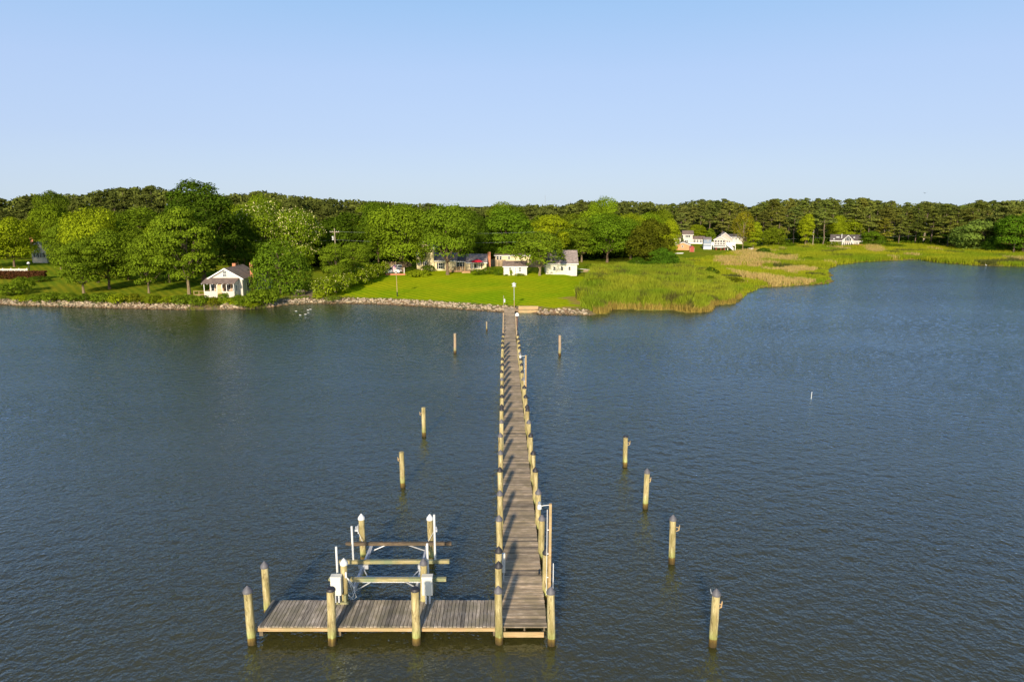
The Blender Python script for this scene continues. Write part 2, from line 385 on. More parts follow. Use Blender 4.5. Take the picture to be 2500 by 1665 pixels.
PATH = wpoly([(655, 728), (700, 716), (740, 708), (775, 690), (800, 684), (812, 690), (785, 705), (770, 722), (735, 727), (690, 731)], 1.3)
LAWN = wpoly([(790, 733), (950, 738), (1150, 750), (1250, 756), (1440, 762), (1470, 700), (1420, 672), (1180, 664), (985, 664), (850, 668)], 1.4)
FOREST_PX = [(-200, 632), (0, 632), (200, 640), (400, 650), (560, 652), (700, 654), (840, 650), (1000, 640), (1200, 636), (1400, 630), (1560, 625), (1640, 590), (1700, 587), (1815, 588), (1860, 595), (2000, 594), (2160, 595), (2300, 600), (2420, 606), (2500, 614), (2700, 622)]
FX = [a for a, b in FOREST_PX]; FY = [b for a, b in FOREST_PX]
forest_edge = [tuple(G(a, b, 2.2).xy) for a, b in FOREST_PX]
def nongrid(a, b, n0, far, n1): return np.concatenate([np.linspace(a, b, n0), b + (far - b) * (np.linspace(0, 1, n1 + 1)[1:] ** 2.2)])
def build_ground():
    xs = np.concatenate([-(nongrid(118, 200, 2, 3500, 16)[::-1]), np.arange(-117, 175, .8), nongrid(176, 260, 30, 3500, 16)])
    ys = np.concatenate([[40, 60, 75, 85], np.arange(90, 225, .8), nongrid(226, 330, 50, 5000, 22)])
    X, Y = np.meshgrid(xs, ys); Z = zground(X, Y)
    V = np.stack([X, Y, Z], -1).reshape(-1, 3); nx, ny = len(xs), len(ys)
    i = np.arange(ny - 1)[:, None] * nx + np.arange(nx - 1)[None, :]
    F = np.stack([i, i + 1, i + nx + 1, i + nx], -1).reshape(-1, 4)
    x, y = V[:, 0], V[:, 1]
    jx = x + (vnoise(x, y, 3) - .5) * 3; jy = y + (vnoise(x + 30, y, 3) - .5) * 3
    col = np.tile(np.array([.20, .235, .015]), (len(V), 1))                               # rough grass
    col[in_poly(x, y, LAWN)] = (.33, .40, .008)
    mn = vnoise(x, y, 6)[:, None]
    tall = in_poly(x, y, TALL); low = in_poly(jx, jy, LOW)
    col[low] = ((np.array([.19, .25, .014]) * (1 - mn) + np.array([.34, .33, .02]) * mn))[low]
    col[tall] = (.13, .12, .035)
    for p in TAN: col[in_poly(jx, jy, p) & (vnoise(x, y * .5, 2.3) > .3)] = (.44, .32, .13)
    for p in BARE: col[in_poly(jx, jy, p)] = (.36, .28, .06)
    col[in_poly(jx, jy, PATH)] = (.24, .18, .12)
    d = dist_line(x, y, shore)
    col[(d < 2.6) & (x < 13)] = (.20, .15, .09); col[(d < 1.2) & (x >= 13)] = (.26, .20, .05)
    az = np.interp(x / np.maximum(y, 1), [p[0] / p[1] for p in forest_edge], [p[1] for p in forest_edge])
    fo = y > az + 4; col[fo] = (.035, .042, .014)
    col[V[:, 2] < -.02] = (.05, .04, .02)
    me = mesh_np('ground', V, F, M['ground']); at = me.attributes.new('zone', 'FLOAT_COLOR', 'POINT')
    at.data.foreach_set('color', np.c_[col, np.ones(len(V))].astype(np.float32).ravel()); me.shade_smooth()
    tag(link(bpy.data.objects.new('ground', me)), 'grassy low shore with lawn and marsh soil', None, None, 'structure')
m, nt, bs = new_mat('ground_soil_and_turf'); M['ground'] = m
at = nt.nodes.new('ShaderNodeAttribute'); at.attribute_name = 'zone'
n1 = noise(nt, 1.3, 8, mapping(nt, src='World'), .75); r1 = ramp(nt, n1.outputs[0], [(.3, (.70, .74, .6)), (.7, (1.28, 1.22, 1.3))])
n4 = noise(nt, .07, 4, mapping(nt, src='World'), .6); r4 = ramp(nt, n4.outputs[0], [(.35, (.72, .90, .8)), (.65, (1.15, 1.02, 1.1))])
wv = nt.nodes.new('ShaderNodeTexWave'); wv.inputs['Scale'].default_value = .21; wv.inputs['Distortion'].default_value = 1.6; wv.inputs['Detail'].default_value = 2; wv.inputs['Detail Scale'].default_value = .6
nt.links.new(mapping(nt, rot=(0, 0, R(-38)), src='World'), wv.inputs[0]); r3 = ramp(nt, wv.outputs['Fac'], [(.2, (.78, .87, .9)), (.8, (1.10, 1.05, 1.0))])
c = mix(nt, at.outputs['Color'], r1.outputs[0], 1.0, 'MULTIPLY'); c = mix(nt, c, r3.outputs[0], 1.0, 'MULTIPLY'); c = mix(nt, c, r4.outputs[0], 1.0, 'MULTIPLY')
nt.links.new(c, bs.inputs['Base Color']); bs.inputs['Roughness'].default_value = .95; bs.inputs['Specular IOR Level'].default_value = .0
bump(nt, n1.outputs[0], .8, .12, bs)
build_ground()

# ------------------------------------------------------------------ water
m, nt, bs = new_mat('river_water'); M['water'] = m
bs.inputs['Roughness'].default_value = .035; bs.inputs['IOR'].default_value = 1.5; bs.inputs['Specular IOR Level'].default_value = 0.0
bs.subsurface_method = 'BURLEY'; bs.inputs['Subsurface Weight'].default_value = 1.0; bs.inputs['Subsurface Radius'].default_value = (1.0, 1.0, .8); bs.inputs['Subsurface Scale'].default_value = 1.6
nb = noise(nt, .05, 3, mapping(nt, src='World')); rb = ramp(nt, nb.outputs[0], [(.3, (.048, .044, .010)), (.7, (.060, .056, .015))])
nt.links.new(rb.outputs[0], bs.inputs['Base Color'])
wa = noise(nt, 2.9, 2, mapping(nt, (1, 1, 1), src='World'), .6); wb = noise(nt, 6.0, 2, mapping(nt, (1, 1, 1), src='World'))
def madd(a, k, b):
    q = nt.nodes.new('ShaderNodeMath'); q.operation = 'MULTIPLY_ADD'; nt.links.new(a, q.inputs[0]); q.inputs[1].default_value = k
    if isinstance(b, float): q.inputs[2].default_value = b
    else: nt.links.new(b, q.inputs[2])
    return q.outputs[0]
gust = noise(nt, .03, 4, mapping(nt, (.6, 1.6, 1), (0, 0, R(12)), 'World')); gr = ramp(nt, gust.outputs[0], [(.35, (.55, .55, .55)), (.65, (1, 1, 1))])
bb = nt.nodes.new('ShaderNodeBump'); bb.inputs['Distance'].default_value = .11
nt.links.new(madd(wa.outputs[0], 1.0, madd(wb.outputs[0], .25, 0.0)), bb.inputs['Height']); nt.links.new(gr.outputs[0], bb.inputs['Strength'])
nt.links.new(bb.outputs[0], bs.inputs['Normal'])
gl = nt.nodes.new('ShaderNodeBsdfGlossy'); gl.inputs['Color'].default_value = (.70, .87, 1.0, 1); gl.inputs['Roughness'].default_value = .06; nt.links.new(bb.outputs[0], gl.inputs['Normal'])
fr = nt.nodes.new('ShaderNodeFresnel'); fr.inputs['IOR'].default_value = 1.72; nt.links.new(bb.outputs[0], fr.inputs['Normal'])
wm = nt.nodes.new('ShaderNodeMixShader'); nt.links.new(fr.outputs[0], wm.inputs[0]); nt.links.new(bs.outputs[0], wm.inputs[1]); nt.links.new(gl.outputs[0], wm.inputs[2]); nt.links.new(wm.outputs[0], nt.nodes['Material Output'].inputs[0])
def build_water():
    g = np.random.RandomState(42); st = .2
    xs = np.concatenate([-(nongrid(95, 160, 2, 3000, 10)[::-1]), np.arange(-94, 168, st), nongrid(169, 230, 12, 3000, 10)])
    ys = np.concatenate([[-600, -200, -60, -10, 5, 12], np.arange(15, 215, st), [217, 230, 260, 330, 420]])
    X, Y = np.meshgrid(xs, ys); Z = np.zeros_like(X); DX = np.zeros_like(X); DY = np.zeros_like(X)
    fade = smoothstep(-110, -94, X) * (1 - smoothstep(168, 176, X)) * smoothstep(12, 18, Y) * (1 - smoothstep(212, 218, Y))
    amp = .62 + .75 * vnoise(X + 300, Y, 23)
    for i in range(34):
        lam = .60 * 2.6 ** (g.rand() ** 1.4); th = math.pi * .5 + g.normal() * .95; k = 2 * math.pi / lam; a = WAVE * lam * g.uniform(.6, 1.3)
        ph = k * (X * math.cos(th) + Y * math.sin(th)) + g.uniform(0, 6.28); s_, c_ = np.sin(ph), np.cos(ph)
        Z += a * s_; DX += a * .8 * c_ * math.cos(th); DY += a * .8 * c_ * math.sin(th)
    m_ = fade * amp; V = np.stack([X + DX * m_, Y + DY * m_, Z * m_], -1).reshape(-1, 3); nx, ny = len(xs), len(ys)
    i = np.arange(ny - 1)[:, None] * nx + np.arange(nx - 1)[None, :]
    me = mesh_np('water', V, np.stack([i, i + 1, i + nx + 1, i + nx], -1).reshape(-1, 4), M['water']); me.shade_smooth()
    tag(link(bpy.data.objects.new('water', me)), 'rippled dark blue river water', None, None, 'structure')
WAVE = .0022
build_water()

# ------------------------------------------------------------------ foliage meshes
def cards(P, N, S, rng, asp=.55):
    n = len(P); N = N / (np.linalg.norm(N, axis=1, keepdims=True) + 1e-9)
    T = rng.normal(size=(n, 3)); T -= N * (T * N).sum(1, keepdims=True); T /= np.linalg.norm(T, axis=1, keepdims=True) + 1e-9
    B = np.cross(N, T); S = np.asarray(S)[:, None]
    V = np.stack([P - T * S, P - B * S * asp + N * S * .12, P + T * S, P + B * S * asp - N * S * .12], 1).reshape(-1, 3)
    return V, np.arange(4 * n).reshape(n, 4)
def unit(rng, n):
    u = rng.normal(size=(n, 3)); return u / np.linalg.norm(u, axis=1, keepdims=True)
def blob_crown(rng, H, W, base, nb, nl, ls, flat=.8, br=.2, shape='round', bend=.0, droop=0.0):
    """leaf cards on the shells of many leafy boughs; returns V, F, tint, bough centres"""
    zc0, zc1 = base * H, H; cz = zc0 + (zc1 - zc0) * (.5 if shape != 'dome' else .38); hz = (zc1 - zc0) / 2
    cs = []; tries = 0
    while len(cs) < nb and tries < 8000:
        tries += 1
        u = unit(rng, 1)[0]; rr = rng.uniform(.35, 1.0) ** .38
        z = u[2] * rr; wid = 1.0
        if shape == 'oval': wid = 1.0 - .25 * max(0, z)
        if shape == 'dome': wid = 1.0 - .15 * abs(z)
        if shape == 'open': wid = .75 + .3 * max(0, z)
        c_ = np.array([u[0] * rr * W / 2 * wid * .83, u[1] * rr * W / 2 * wid * .83, cz + z * hz * .86])
        if rng.rand() < .5 and any(np.linalg.norm(c_ - q) < br * W * .45 for q, _ in cs): continue
        cs.append((c_, br * W * rng.uniform(.65, 1.25)))
    Cn = np.array([q for q, _ in cs]); Rr = np.array([r for _, r in cs])
    pr = Rr ** 2 / (Rr ** 2).sum(); k = rng.choice(len(cs), size=int(nl * 1.6), p=pr)
    u = unit(rng, len(k)); u[:, 2] = np.where(u[:, 2] < -.35, -u[:, 2] * .6, u[:, 2])
    rad = Rr[k] * (rng.uniform(.72, 1.08, len(k)))
    P = Cn[k] + u * rad[:, None] * np.array([1, 1, flat])
    P += rng.normal(size=P.shape) * ls * .5
    if droop: P[:, 2] -= droop * rng.rand(len(k)) * (np.hypot(P[:, 0], P[:, 1]) / (W / 2))
    D = np.full(len(k), 1e9)
    for j in range(len(cs)):
        dd = np.linalg.norm((P - Cn[j]) / np.array([1, 1, flat]), axis=1) / Rr[j]; dd[k == j] = 9; D = np.minimum(D, dd)
    keep = (D > .84) | (rng.rand(len(k)) < .04); P, u, k = P[keep][:nl], u[keep][:nl], k[keep][:nl]
    P[:, 2] = np.maximum(P[:, 2], .15)
    N = u * 1.0 + rng.normal(size=P.shape) * .42 + np.array([0, 0, .25])
    bt = rng.rand(len(cs)); t = np.clip(.25 + .5 * bt[k] + rng.normal(size=len(k)) * .2, 0, 1)
    V, F = cards(P, N, ls * rng.uniform(.6, 1.3, len(P)), rng)
    return V, F, np.repeat(t, 4), Cn
def trunk_mb(rng, H, r, limbs, lean=0.0, top=.7, bare=None, n=7):
    b = MB(); path = []; k = 7
    wob = rng.normal(size=(k + 1, 2)) * H * .012
    for i in range(k + 1):
        t = i / k; path.append((wob[i][0] * i / k * 2 + lean * t * H, wob[i][1] * i / k * 2, -.4 + t * (H * top + .4)))
    b.tube(path, [r * (1.35 if i == 0 else 1) * (1 - .78 * i / k) + .02 for i in range(k + 1)], n)
    for c_ in limbs:
        zt = min(max(.38 * H * top, c_[2] * rng.uniform(.45, .75)), H * top * .95); i = min(k, max(1, int(zt / (H * top) * k)))
        p0 = Vector(path[i]); p1 = Vector(c_); md = p0.lerp(p1, .5) + Vector((0, 0, -.06 * (p1 - p0).length + rng.uniform(-.2, .3)))
        r0 = r * (1 - .75 * i / k) * .62
        b.tube([p0, md, p1], [r0, r0 * .6, max(.025, r0 * .2)], 5)
    return b
PROTO = {}
def proto(key, tree_name, seed, H, W, base, nb, nl, ls, leaf='leaf', bark='bark', r=.28, nlimb=9, **kw):
    rng = np.random.RandomState(seed)
    V, F, t, Cn = blob_crown(rng, H, W, base, nb, nl, ls, **kw)
    me = mesh_np('crown', V, F, M[leaf], t)
    lim = [tuple(Cn[i]) for i in rng.choice(len(Cn), min(nlimb, len(Cn)), replace=False)]
    tr = trunk_mb(rng, H, r, lim).mesh('trunk', M[bark])
    PROTO[key] = (tree_name, H, W, me, tr)
proto('maple1', 'broadleaf_tree', 1, 14, 13, .12, 60, 24000, .245, r=.32)
proto('maple2', 'broadleaf_tree', 2, 14, 13, .15, 48, 24000, .245, r=.32, br=.23)
proto('maple3', 'broadleaf_tree', 3, 14, 12, .08, 70, 24000, .245, r=.32, br=.18, shape='dome')
proto('maplehi', 'broadleaf_tree', 31, 14, 13, .25, 60, 24000, .245, r=.36)
proto('oval1', 'broadleaf_tree', 4, 17, 11, .12, 60, 24000, .245, shape='oval', br=.23)
proto('oval2', 'broadleaf_tree', 5, 17, 10.5, .1, 50, 24000, .245, shape='oval', br=.26)
proto('big', 'broadleaf_tree', 6, 24, 17, .06, 110, 34000, .30, shape='oval', br=.15, r=.5)
proto('open1', 'spreading_tree', 7, 14, 14, .16, 62, 14000, .25, bark='bark_pale', shape='open', br=.17, flat=.42, r=.30, nlimb=20)
proto('open2', 'spreading_tree', 8, 14, 13, .10, 70, 15000, .25, bark='bark_pale', shape='open', br=.17, flat=.45, r=.30, nlimb=20)
proto('open3', 'spreading_tree', 17, 15, 12, .07, 76, 15000, .25, bark='bark_pale', br=.17, flat=.45, r=.30, nlimb=22)
proto('droop', 'drooping_tree', 9, 11, 11, .02, 60, 19000, .23, shape='dome', br=.19, flat=1.15, droop=1.2, r=.35)
proto('silver', 'silvery_tree', 10, 12, 15, .04, 60, 15000, .29, shape='dome', br=.17, flat=.5, droop=.6)
proto('small1', 'small_tree', 11, 7, 7.5, .27, 44, 9000, .19, bark='bark_pale', br=.2, r=.2)
proto('round', 'dense_round_tree', 12, 11, 10, .0, 75, 20000, .23, shape='dome', br=.17, r=.35)
proto('shrub1', 'shrub', 13, 2.4, 3.2, .0, 26, 1800, .15, br=.22, r=.06, nlimb=4)
proto('shrub2', 'shrub', 14, 2.4, 3.4, .0, 22, 1600, .16, br=.25, r=.06, nlimb=4, flat=.7)
proto('juniper', 'shrub', 15, 1.6, 6, .0, 40, 3500, .17, br=.14, r=.06, nlimb=3, flat=.4, shape='dome')
proto('boxbush', 'shrub', 16, 2.2, 3.2, .0, 40, 3200, .11, br=.2, r=.06, nlimb=2, flat=.9, shape='dome')
proto('brownish', 'bare_brown_tree', 18, 13, 9, .2, 45, 2800, .24, bark='bark_pale', br=.17, r=.2, nlimb=26)
def pine_proto(key, seed, H, W, base, nl):
    rng = np.random.RandomState(seed); cs = []; rr = []; n = int(26 + 14 * (1 - base))
    for i in range(n):
        t = (i + rng.rand()) / n; z = H * (base + (1 - base) * t ** .9); w = W / 2 * (1 - t) ** .55 * rng.uniform(.25, 1.0) + .3
        a = rng.uniform(0, 2 * math.pi); cs.append((w * math.cos(a), w * math.sin(a), z - .02 * H)); rr.append(W * rng.uniform(.14, .24) * (1 - .35 * t))
    Cn = np.array(cs); Rr = np.array(rr); k = rng.choice(n, nl, p=Rr ** 2 / (Rr ** 2).sum())
    u = unit(rng, nl); u[:, 2] = np.where(u[:, 2] < -.2, -u[:, 2] * .5, u[:, 2])
    P = Cn[k] + u * (Rr[k] * rng.uniform(.5, 1.08, nl))[:, None] * np.array([1.1, 1.1, .48])
    N = u * .8 + rng.normal(size=P.shape) * .55 + np.array([0, 0, .3])
    V, F = cards(P, N, .36 * rng.uniform(.6, 1.35, nl), rng, .38)
    t = np.clip(.3 + .4 * rng.rand(n)[k] + rng.normal(size=nl) * .2, 0, 1)
    me = mesh_np('crown', V, F, M['needle'], np.repeat(t, 4))
    b = MB(); pth = [(rng.normal() * .12, rng.normal() * .12, -.4 + (H * .97 + .4) * i / 6) for i in range(7)]
    b.tube(pth, [.24 * (1 - .8 * i / 6) for i in range(7)], 6)
    for i in rng.choice(n, 16, replace=False):
        p = Vector(cs[i]); b.tube([(0, 0, p.z - .9), p], [.06, .025], 4)
    for q in range(4):
        z = H * base * rng.uniform(.55, 1); a = rng.uniform(0, 6.28); b.tube([(0, 0, z), (1.1 * math.cos(a), 1.1 * math.sin(a), z + .3)], [.04, .015], 4)
    PROTO[key] = ('pine_tree', H, W, me, b.mesh('trunk', M['bark_pine']))
pine_proto('pine1', 21, 18, 7.5, .48, 4200)
pine_proto('pine2', 22, 18, 7.0, .56, 3600)
pine_proto('pine3', 23, 18, 8.5, .36, 5200)
pine_proto('pine4', 24, 18, 7.5, .22, 5600)
TREES = []
def tree_at(kind, x, y, H, W, col=(1, 1, 1), label='', cat='tree', group=None, rz=None, blossom=False):
    nm, h0, w0, cm, tm = PROTO[kind]
    o = empty(nm, (x, y, zg(x, y) - .05), random.uniform(0, 6.28) if rz is None else rz, label, cat, group)
    o.scale = (W / w0, W / w0, H / h0)
    t = link(bpy.data.objects.new('stem' if cat in ('shrub', 'hedge', 'bush') else 'trunk', tm), o)
    c_ = link(bpy.data.objects.new('foliage' if cat in ('shrub', 'hedge', 'bush') else 'crown', cm), o); c_.color = (*col, 1)
    if blossom:
        if kind not in BLOSSOM:
            rng = np.random.RandomState(5); n = len(cm.vertices); co = np.empty(n * 3, np.float32); cm.vertices.foreach_get('co', co); co = co.reshape(-1, 3)[::4]
            hi = co[(rng.rand(len(co)) < .11) & (co[:, 2] > h0 * .3)]; hi = hi * np.array([1.03, 1.03, 1.02])
            V, F = cards(hi, rng.normal(size=hi.shape) + [0, 0, .7], np.full(len(hi), .055 * max(1, h0 / 4.5)), rng, .8)
            BLOSSOM[kind] = mesh_np('blossom', V, F, M['blossom'])
        link(bpy.data.objects.new('blossom', BLOSSOM[kind]), o)
    TREES.append(o); return o
BLOSSOM = {}
def tree_px(kind, px, base, top, wpx, col=(1, 1, 1), label='', cat='tree', group=None, rz=None, blossom=False):
    p = gp(px, base); H = Zat(top, p.y) - p.z; W = wpx * mpp(p.y, p.z + H / 2)
    return tree_at(kind, p.x, p.y, max(.5, H), W, col, label, cat, group, rz, blossom)
G1 = (1.0, 1.0, 1.0); LG = (1.65, 1.42, .9); YG = (1.75, 1.45, .8); DG = (.56, .64, .7); OL = (1.05, .82, .8)

# ------------------------------------------------------------------ pier
ZD = .60
def piling_mb(h, r, lean=(0, 0), z0=-1.2, seed=0):
    rg = random.Random(seed); b = MB(); b.cur = rg.random(); n = 7
    path = [(lean[0] * (i / n) ** 1 + rg.uniform(-.006, .006), lean[1] * (i / n), z0 + (h - z0) * i / n) for i in range(n + 1)]
    return b.tube(path, [r * (1.08 - .10 * i / n) * rg.uniform(.985, 1.015) for i in range(n + 1)], 14)
def cap_mb(r, z, off=(0, 0), low=False):
    b = MB()
    prof = [(r * 1.16, -.07), (r * 1.17, .0), (r * 1.02, .045), (r * .55, .14), (.012, .215)] if not low else [(r * 1.12, -.05), (r * 1.1, .0), (r * .9, .05), (.02, .07)]
    return b.lathe(prof, (off[0], off[1], z), 14)
def add_piling(parent, x, y, apex=2.5, r=.15, cap='cap_black', mat='piling', seed=0, low=False, name='piling'):
    h = apex - .21 if not low else apex - .07
    lean = (random.uniform(-.08, .08), random.uniform(-.06, .06))
    p = piling_mb(h, r, lean, seed=seed).build(name, M[mat], parent, True); p.location = (x - lean[0] * .8, y - lean[1] * .8, 0)
    if cap: cap_mb(r, h, lean, low).build('cap', M[cap], p, True)
    return p
pier = empty('pier', (0, 0, 0), 0, 'long weathered wooden pier running from the grassy shore out to an L-shaped platform', 'pier')
XL = lambda y: -.42 - .0097 * (y - 27.6)
XR = lambda y: float(np.interp(y, [24, 28, 44, 60, 87, 112], [1.40, 1.34, 1.08, .82, .45, .38]))
rg = random.Random(11); Y0, Y1 = 24.92, 109.5
b = MB(); y = Y0
while y < Y1:
    w = .142; b.cur = min(1, max(0, rg.gauss(.45, .26))); j = rg.uniform(-.014, .014); dz = rg.uniform(-.004, .004) + (.35 * max(0, (y - 104) / 6))
    b.box(XL(y) + j, XR(y) + rg.uniform(-.014, .014), y + .005, y + w, ZD - .045 + dz, ZD + dz); y += w + .006
b.build('walkway_deck', M['deck_across'], pier)
b = MB(); x = -10.15
while x < -.66:
    w = .142; b.cur = min(1, max(0, rg.gauss(.45, .22))); dz = rg.uniform(-.004, .004)
    b.box(x, min(x + w - .012, -.60), 24.94 + rg.uniform(-.012, .012), 26.82 + rg.uniform(-.012, .012), ZD - .047 + dz, ZD + .001 + dz); x += w + .008
b.build('platform_deck', M['deck_along'], pier)
for x0, x1 in ((-10.12, -7.25), (-7.1, -3.75), (-3.62, -.6)):
    MB().box(x0, x1, 24.90, 24.938, ZD - .19, ZD - .05).build('fascia_board', M['fascia'], pier)
MB().box(-.38, 1.26, 24.86, 24.90, ZD - .42, ZD - .20).build('end_beam', M['fascia'], pier)
b = MB()
for yy in (25.1, 25.7, 26.3, 26.75): b.box(-10.1, -.62, yy - .03, yy + .03, ZD - .22, ZD - .05)
for i in range(4): b.box(-10.05 + 3.1 * i, -9.9 + 3.1 * i, 24.95, 26.8, ZD - .42, ZD - .23)
b.build('platform_joists', M['joist'], pier)
b = MB()
for k in range(17):
    ya, yb = 25 + k * 5, 25 + k * 5 + 5
    for off in (.06, .5, .94):
        xa = XL(ya) + (XR(ya) - XL(ya)) * off; xb = XL(yb) + (XR(yb) - XL(yb)) * off
        b.add([(xa - .03, ya, ZD - .24), (xa + .03, ya, ZD - .24), (xb + .03, yb, ZD - .24), (xb - .03, yb, ZD - .24), (xa - .03, ya, ZD - .05), (xa + .03, ya, ZD - .05), (xb + .03, yb, ZD - .05), (xb - .03, yb, ZD - .05)],
              [(3, 2, 1, 0), (4, 5, 6, 7), (0, 1, 5, 4), (1, 2, 6, 5), (2, 3, 7, 6), (3, 0, 4, 7)])
b.build('walkway_stringers', M['joist'], pier)
LC = [(1217, 1429, 'g'), (1217, 1369, 'k'), (1217.5, 1333, 'k'), (1219, 1257, 'g'), (1221, 1196, 'g'), (1221, 1139, 'k'), (1222, 1098, 'g'), (1222, 1056, 'g'), (1224.7, 1023, 'g'),
      (1224.7, 993, 'k'), (1224.5, 986.5, 'k'), (1225, 962, 'k'), (1225.4, 939, 'k'), (1225.6, 921, 'g'), (1225, 902.5, 'k'), (1226.6, 885.6, 'k'), (1226, 872, 'k'), (1226.6, 858, ''),
      (1226.8, 845, 'k'), (1227, 833.5, 'k'), (1227.5, 823, 'k'), (1228, 813, 'k'), (1229.5, 804, 'r'), (1230, 795, 'r'), (1230, 786, 'r'), (1230.2, 777, 'r'), (1230.3, 769, 'r'), (1230.6, 760, 'r')]
RC = [(1338.7, 1431.6, 'g'), (1329, 1337, 'k'), (1317.8, 1255.6, 'g'), (1310.6, 1193, 'g'), (1304, 1139.5, 'k'), (1299, 1098.5, 'k'), (1294, 1056, 'k'), (1291, 1024, 'g'), (1287.7, 994, 'k'),
      (1282.6, 986.7, 'k'), (1280.4, 962.4, 'k'), (1277, 940, 'k'), (1273.6, 920.7, 'g'), (1273, 902.5, 'k'), (1271, 885.6, 'k'), (1269.8, 872, 'k'), (1268, 858, 'g'), (1266.8, 845, 'k'),
      (1266, 834, 'k'), (1264.7, 824, 'k'), (1263, 814, 'k'), (1258.5, 803, 'r'), (1257.6, 791, 'r'), (1257.4, 782, 'r'), (1257, 773, 'r'), (1256.6, 765, 'r')]
sd = 100
for side, L_ in ((-1, LC), (1, RC)):
    for px, py, c in L_:
        sd += 1; zt = 2.5 if c != 'r' else 1.5
        p = G(px, py, zt)
        x = p.x
        if side < 0: x = min(x, XL(p.y) - .13)
        else: x = max(x, XR(p.y) + .13)
        add_piling(pier, x, p.y, zt, .148 if c != 'r' else .10, {'k': 'cap_black', 'g': 'cap_grey', '': None, 'r': None}[c], 'piling' if c != 'r' else 'old_piling', sd)
for px, py, cap, low in ((604, 1429, 'cap_grey', 0), (805, 1437, 'cap_black', 1), (1012.6, 1437, 'cap_black', 1), (645, 1369, 'cap_grey', 0)):
    p = G(px, py, 2.5 if not low else 2.42); sd += 1
    add_piling(pier, p.x, 24.72 if py > 1400 else p.y, 2.5 if not low else 2.42, .165 if py > 1400 else .15, cap, 'piling', sd, bool(low))
# cleats on the walkway edge, a small cable box on a piling
b = MB(); b.tube([(1.22, 28.9, ZD), (1.22, 28.9, ZD + .12)], .03, 6); b.tube([(1.22, 28.72, ZD + .12), (1.22, 29.08, ZD + .14)], .025, 6); b.build('mooring_cleat', M['black_metal'], pier)
b = MB(); b.box(-.44, -.30, 28.25, 28.37, 1.05, 1.95); b.tube([(-.37, 28.3, 1.05), (-.37, 28.32, .62)], .02, 6)
tag(b.build('power_box', M['pvc']), 'narrow white power box on a black-capped piling at the left edge of the pier', 'power box')

def lamp_post(x, y, label, top=4.6):
    o = empty('lamp_post', (x, y, 0), 0, label, 'lamp post', 'lamp posts on the pier')
    MB().box(-.055, .055, -.055, .055, -.3, top).build('post', M['fascia'], o)
    b = MB(); b.tube([(-.13, -.02, .4), (-.13, -.02, top - .25)], .016, 6)
    for z in (1.2, 2.3, 3.4): b.box(-.14, -.05, -.03, .0, z, z + .04)
    b.build('conduit', M['pvc'], o)
    b = MB(); b.tube([(0, 0, top - .05), (-.30, 0, top - .08), (-.42, 0, top - .12)], .018, 6); b.build('arm', M['pvc'], o)
    l = MB().lathe([(.05, .0), (.09, -.05), (.10, -.20), (.04, -.25)], (-.46, 0, top - .02), 10).build('lamp_shade', M['pvc'], o, True)
    MB().lathe([(.06, .0), (.08, .06), (.03, .12)], (-.46, 0, top - .015), 8).build('lamp_cap', M['grey_metal'], l, True)
p = G(1326.5, 1229, 4.6); lamp_post(XR(27.6) + .28, 27.6, 'tall timber lamp post on the right edge of the pier near its seaward end')
p = G(1280, 867, 4.6); lamp_post(XR(p.y) + .30, p.y, 'tall timber lamp post halfway along the right edge of the pier, farther of two')
b = MB(); b.tube([(XR(26.8) + .36, 26.6, .2), (XR(26.8) + .36, 26.62, 2.4)], .02, 6)
tag(b.build('white_pipe', M['pvc']), 'thin white upright pipe outside the last right-hand piling of the pier', 'pipe')
# white domed lamp beside the shore end of the pier, standing in the water
p = G(1262.5, 815, 0); o = empty('dock_lamp', (p.x, p.y, 0), 0, 'white dome lamp on a rusty post in the water beside the pier shore end', 'lamp')
MB().tube([(0, 0, -1), (0, 0, 2.5)], .06, 8).build('post', M['rusty'], o)
MB().lathe([(.10, -.02), (.27, 0), (.25, .18), (.18, .34), (.05, .42)], (0, 0, 2.45), 14).build('lamp_shade', M['lamp_glass'], o, True)

# ------------------------------------------------------------------ mooring pilings standing free in the water
MOOR = [((1741, 1580), 1437, 'cap_grey', 'piling', 'nearest lone mooring piling with grey cap, iron strap and pale hook, right of the pier'),
        ((1642, 1377), 1257, 'cap_grey', 'piling', 'lone mooring piling with pointed grey cap, second nearest of the row right of the pier'),
        ((1575.5, 1243), 1144, 'cap_grey', 'piling', 'lone mooring piling with grey cap, third nearest in the row right of the pier'),
        ((1527, 1140), 1058, 'cap_black', 'piling', 'lone mooring piling with dark flat cap, farthest of the yellow row right of the pier'),
        ((983.5, 1191), 1103, None, 'piling', 'uncapped greenish mooring piling, nearer of the two yellow ones left of the pier'),
        ((1034.5, 1066), 995, None, 'piling', 'uncapped mooring piling, farther of the two yellow ones left of the pier'),
        ((1110.5, 863), 814, None, 'old_piling', 'brownish old mooring piling standing in the water left of the pier, nearer the shore'),
        ((1188.5, 808), 785, None, 'old_piling', 'short grey stump of a piling, nearest to the shore left of the pier'),
        ((1367, 869), 819, None, 'old_piling', 'old reddish brown mooring piling alone in the water right of the pier')]
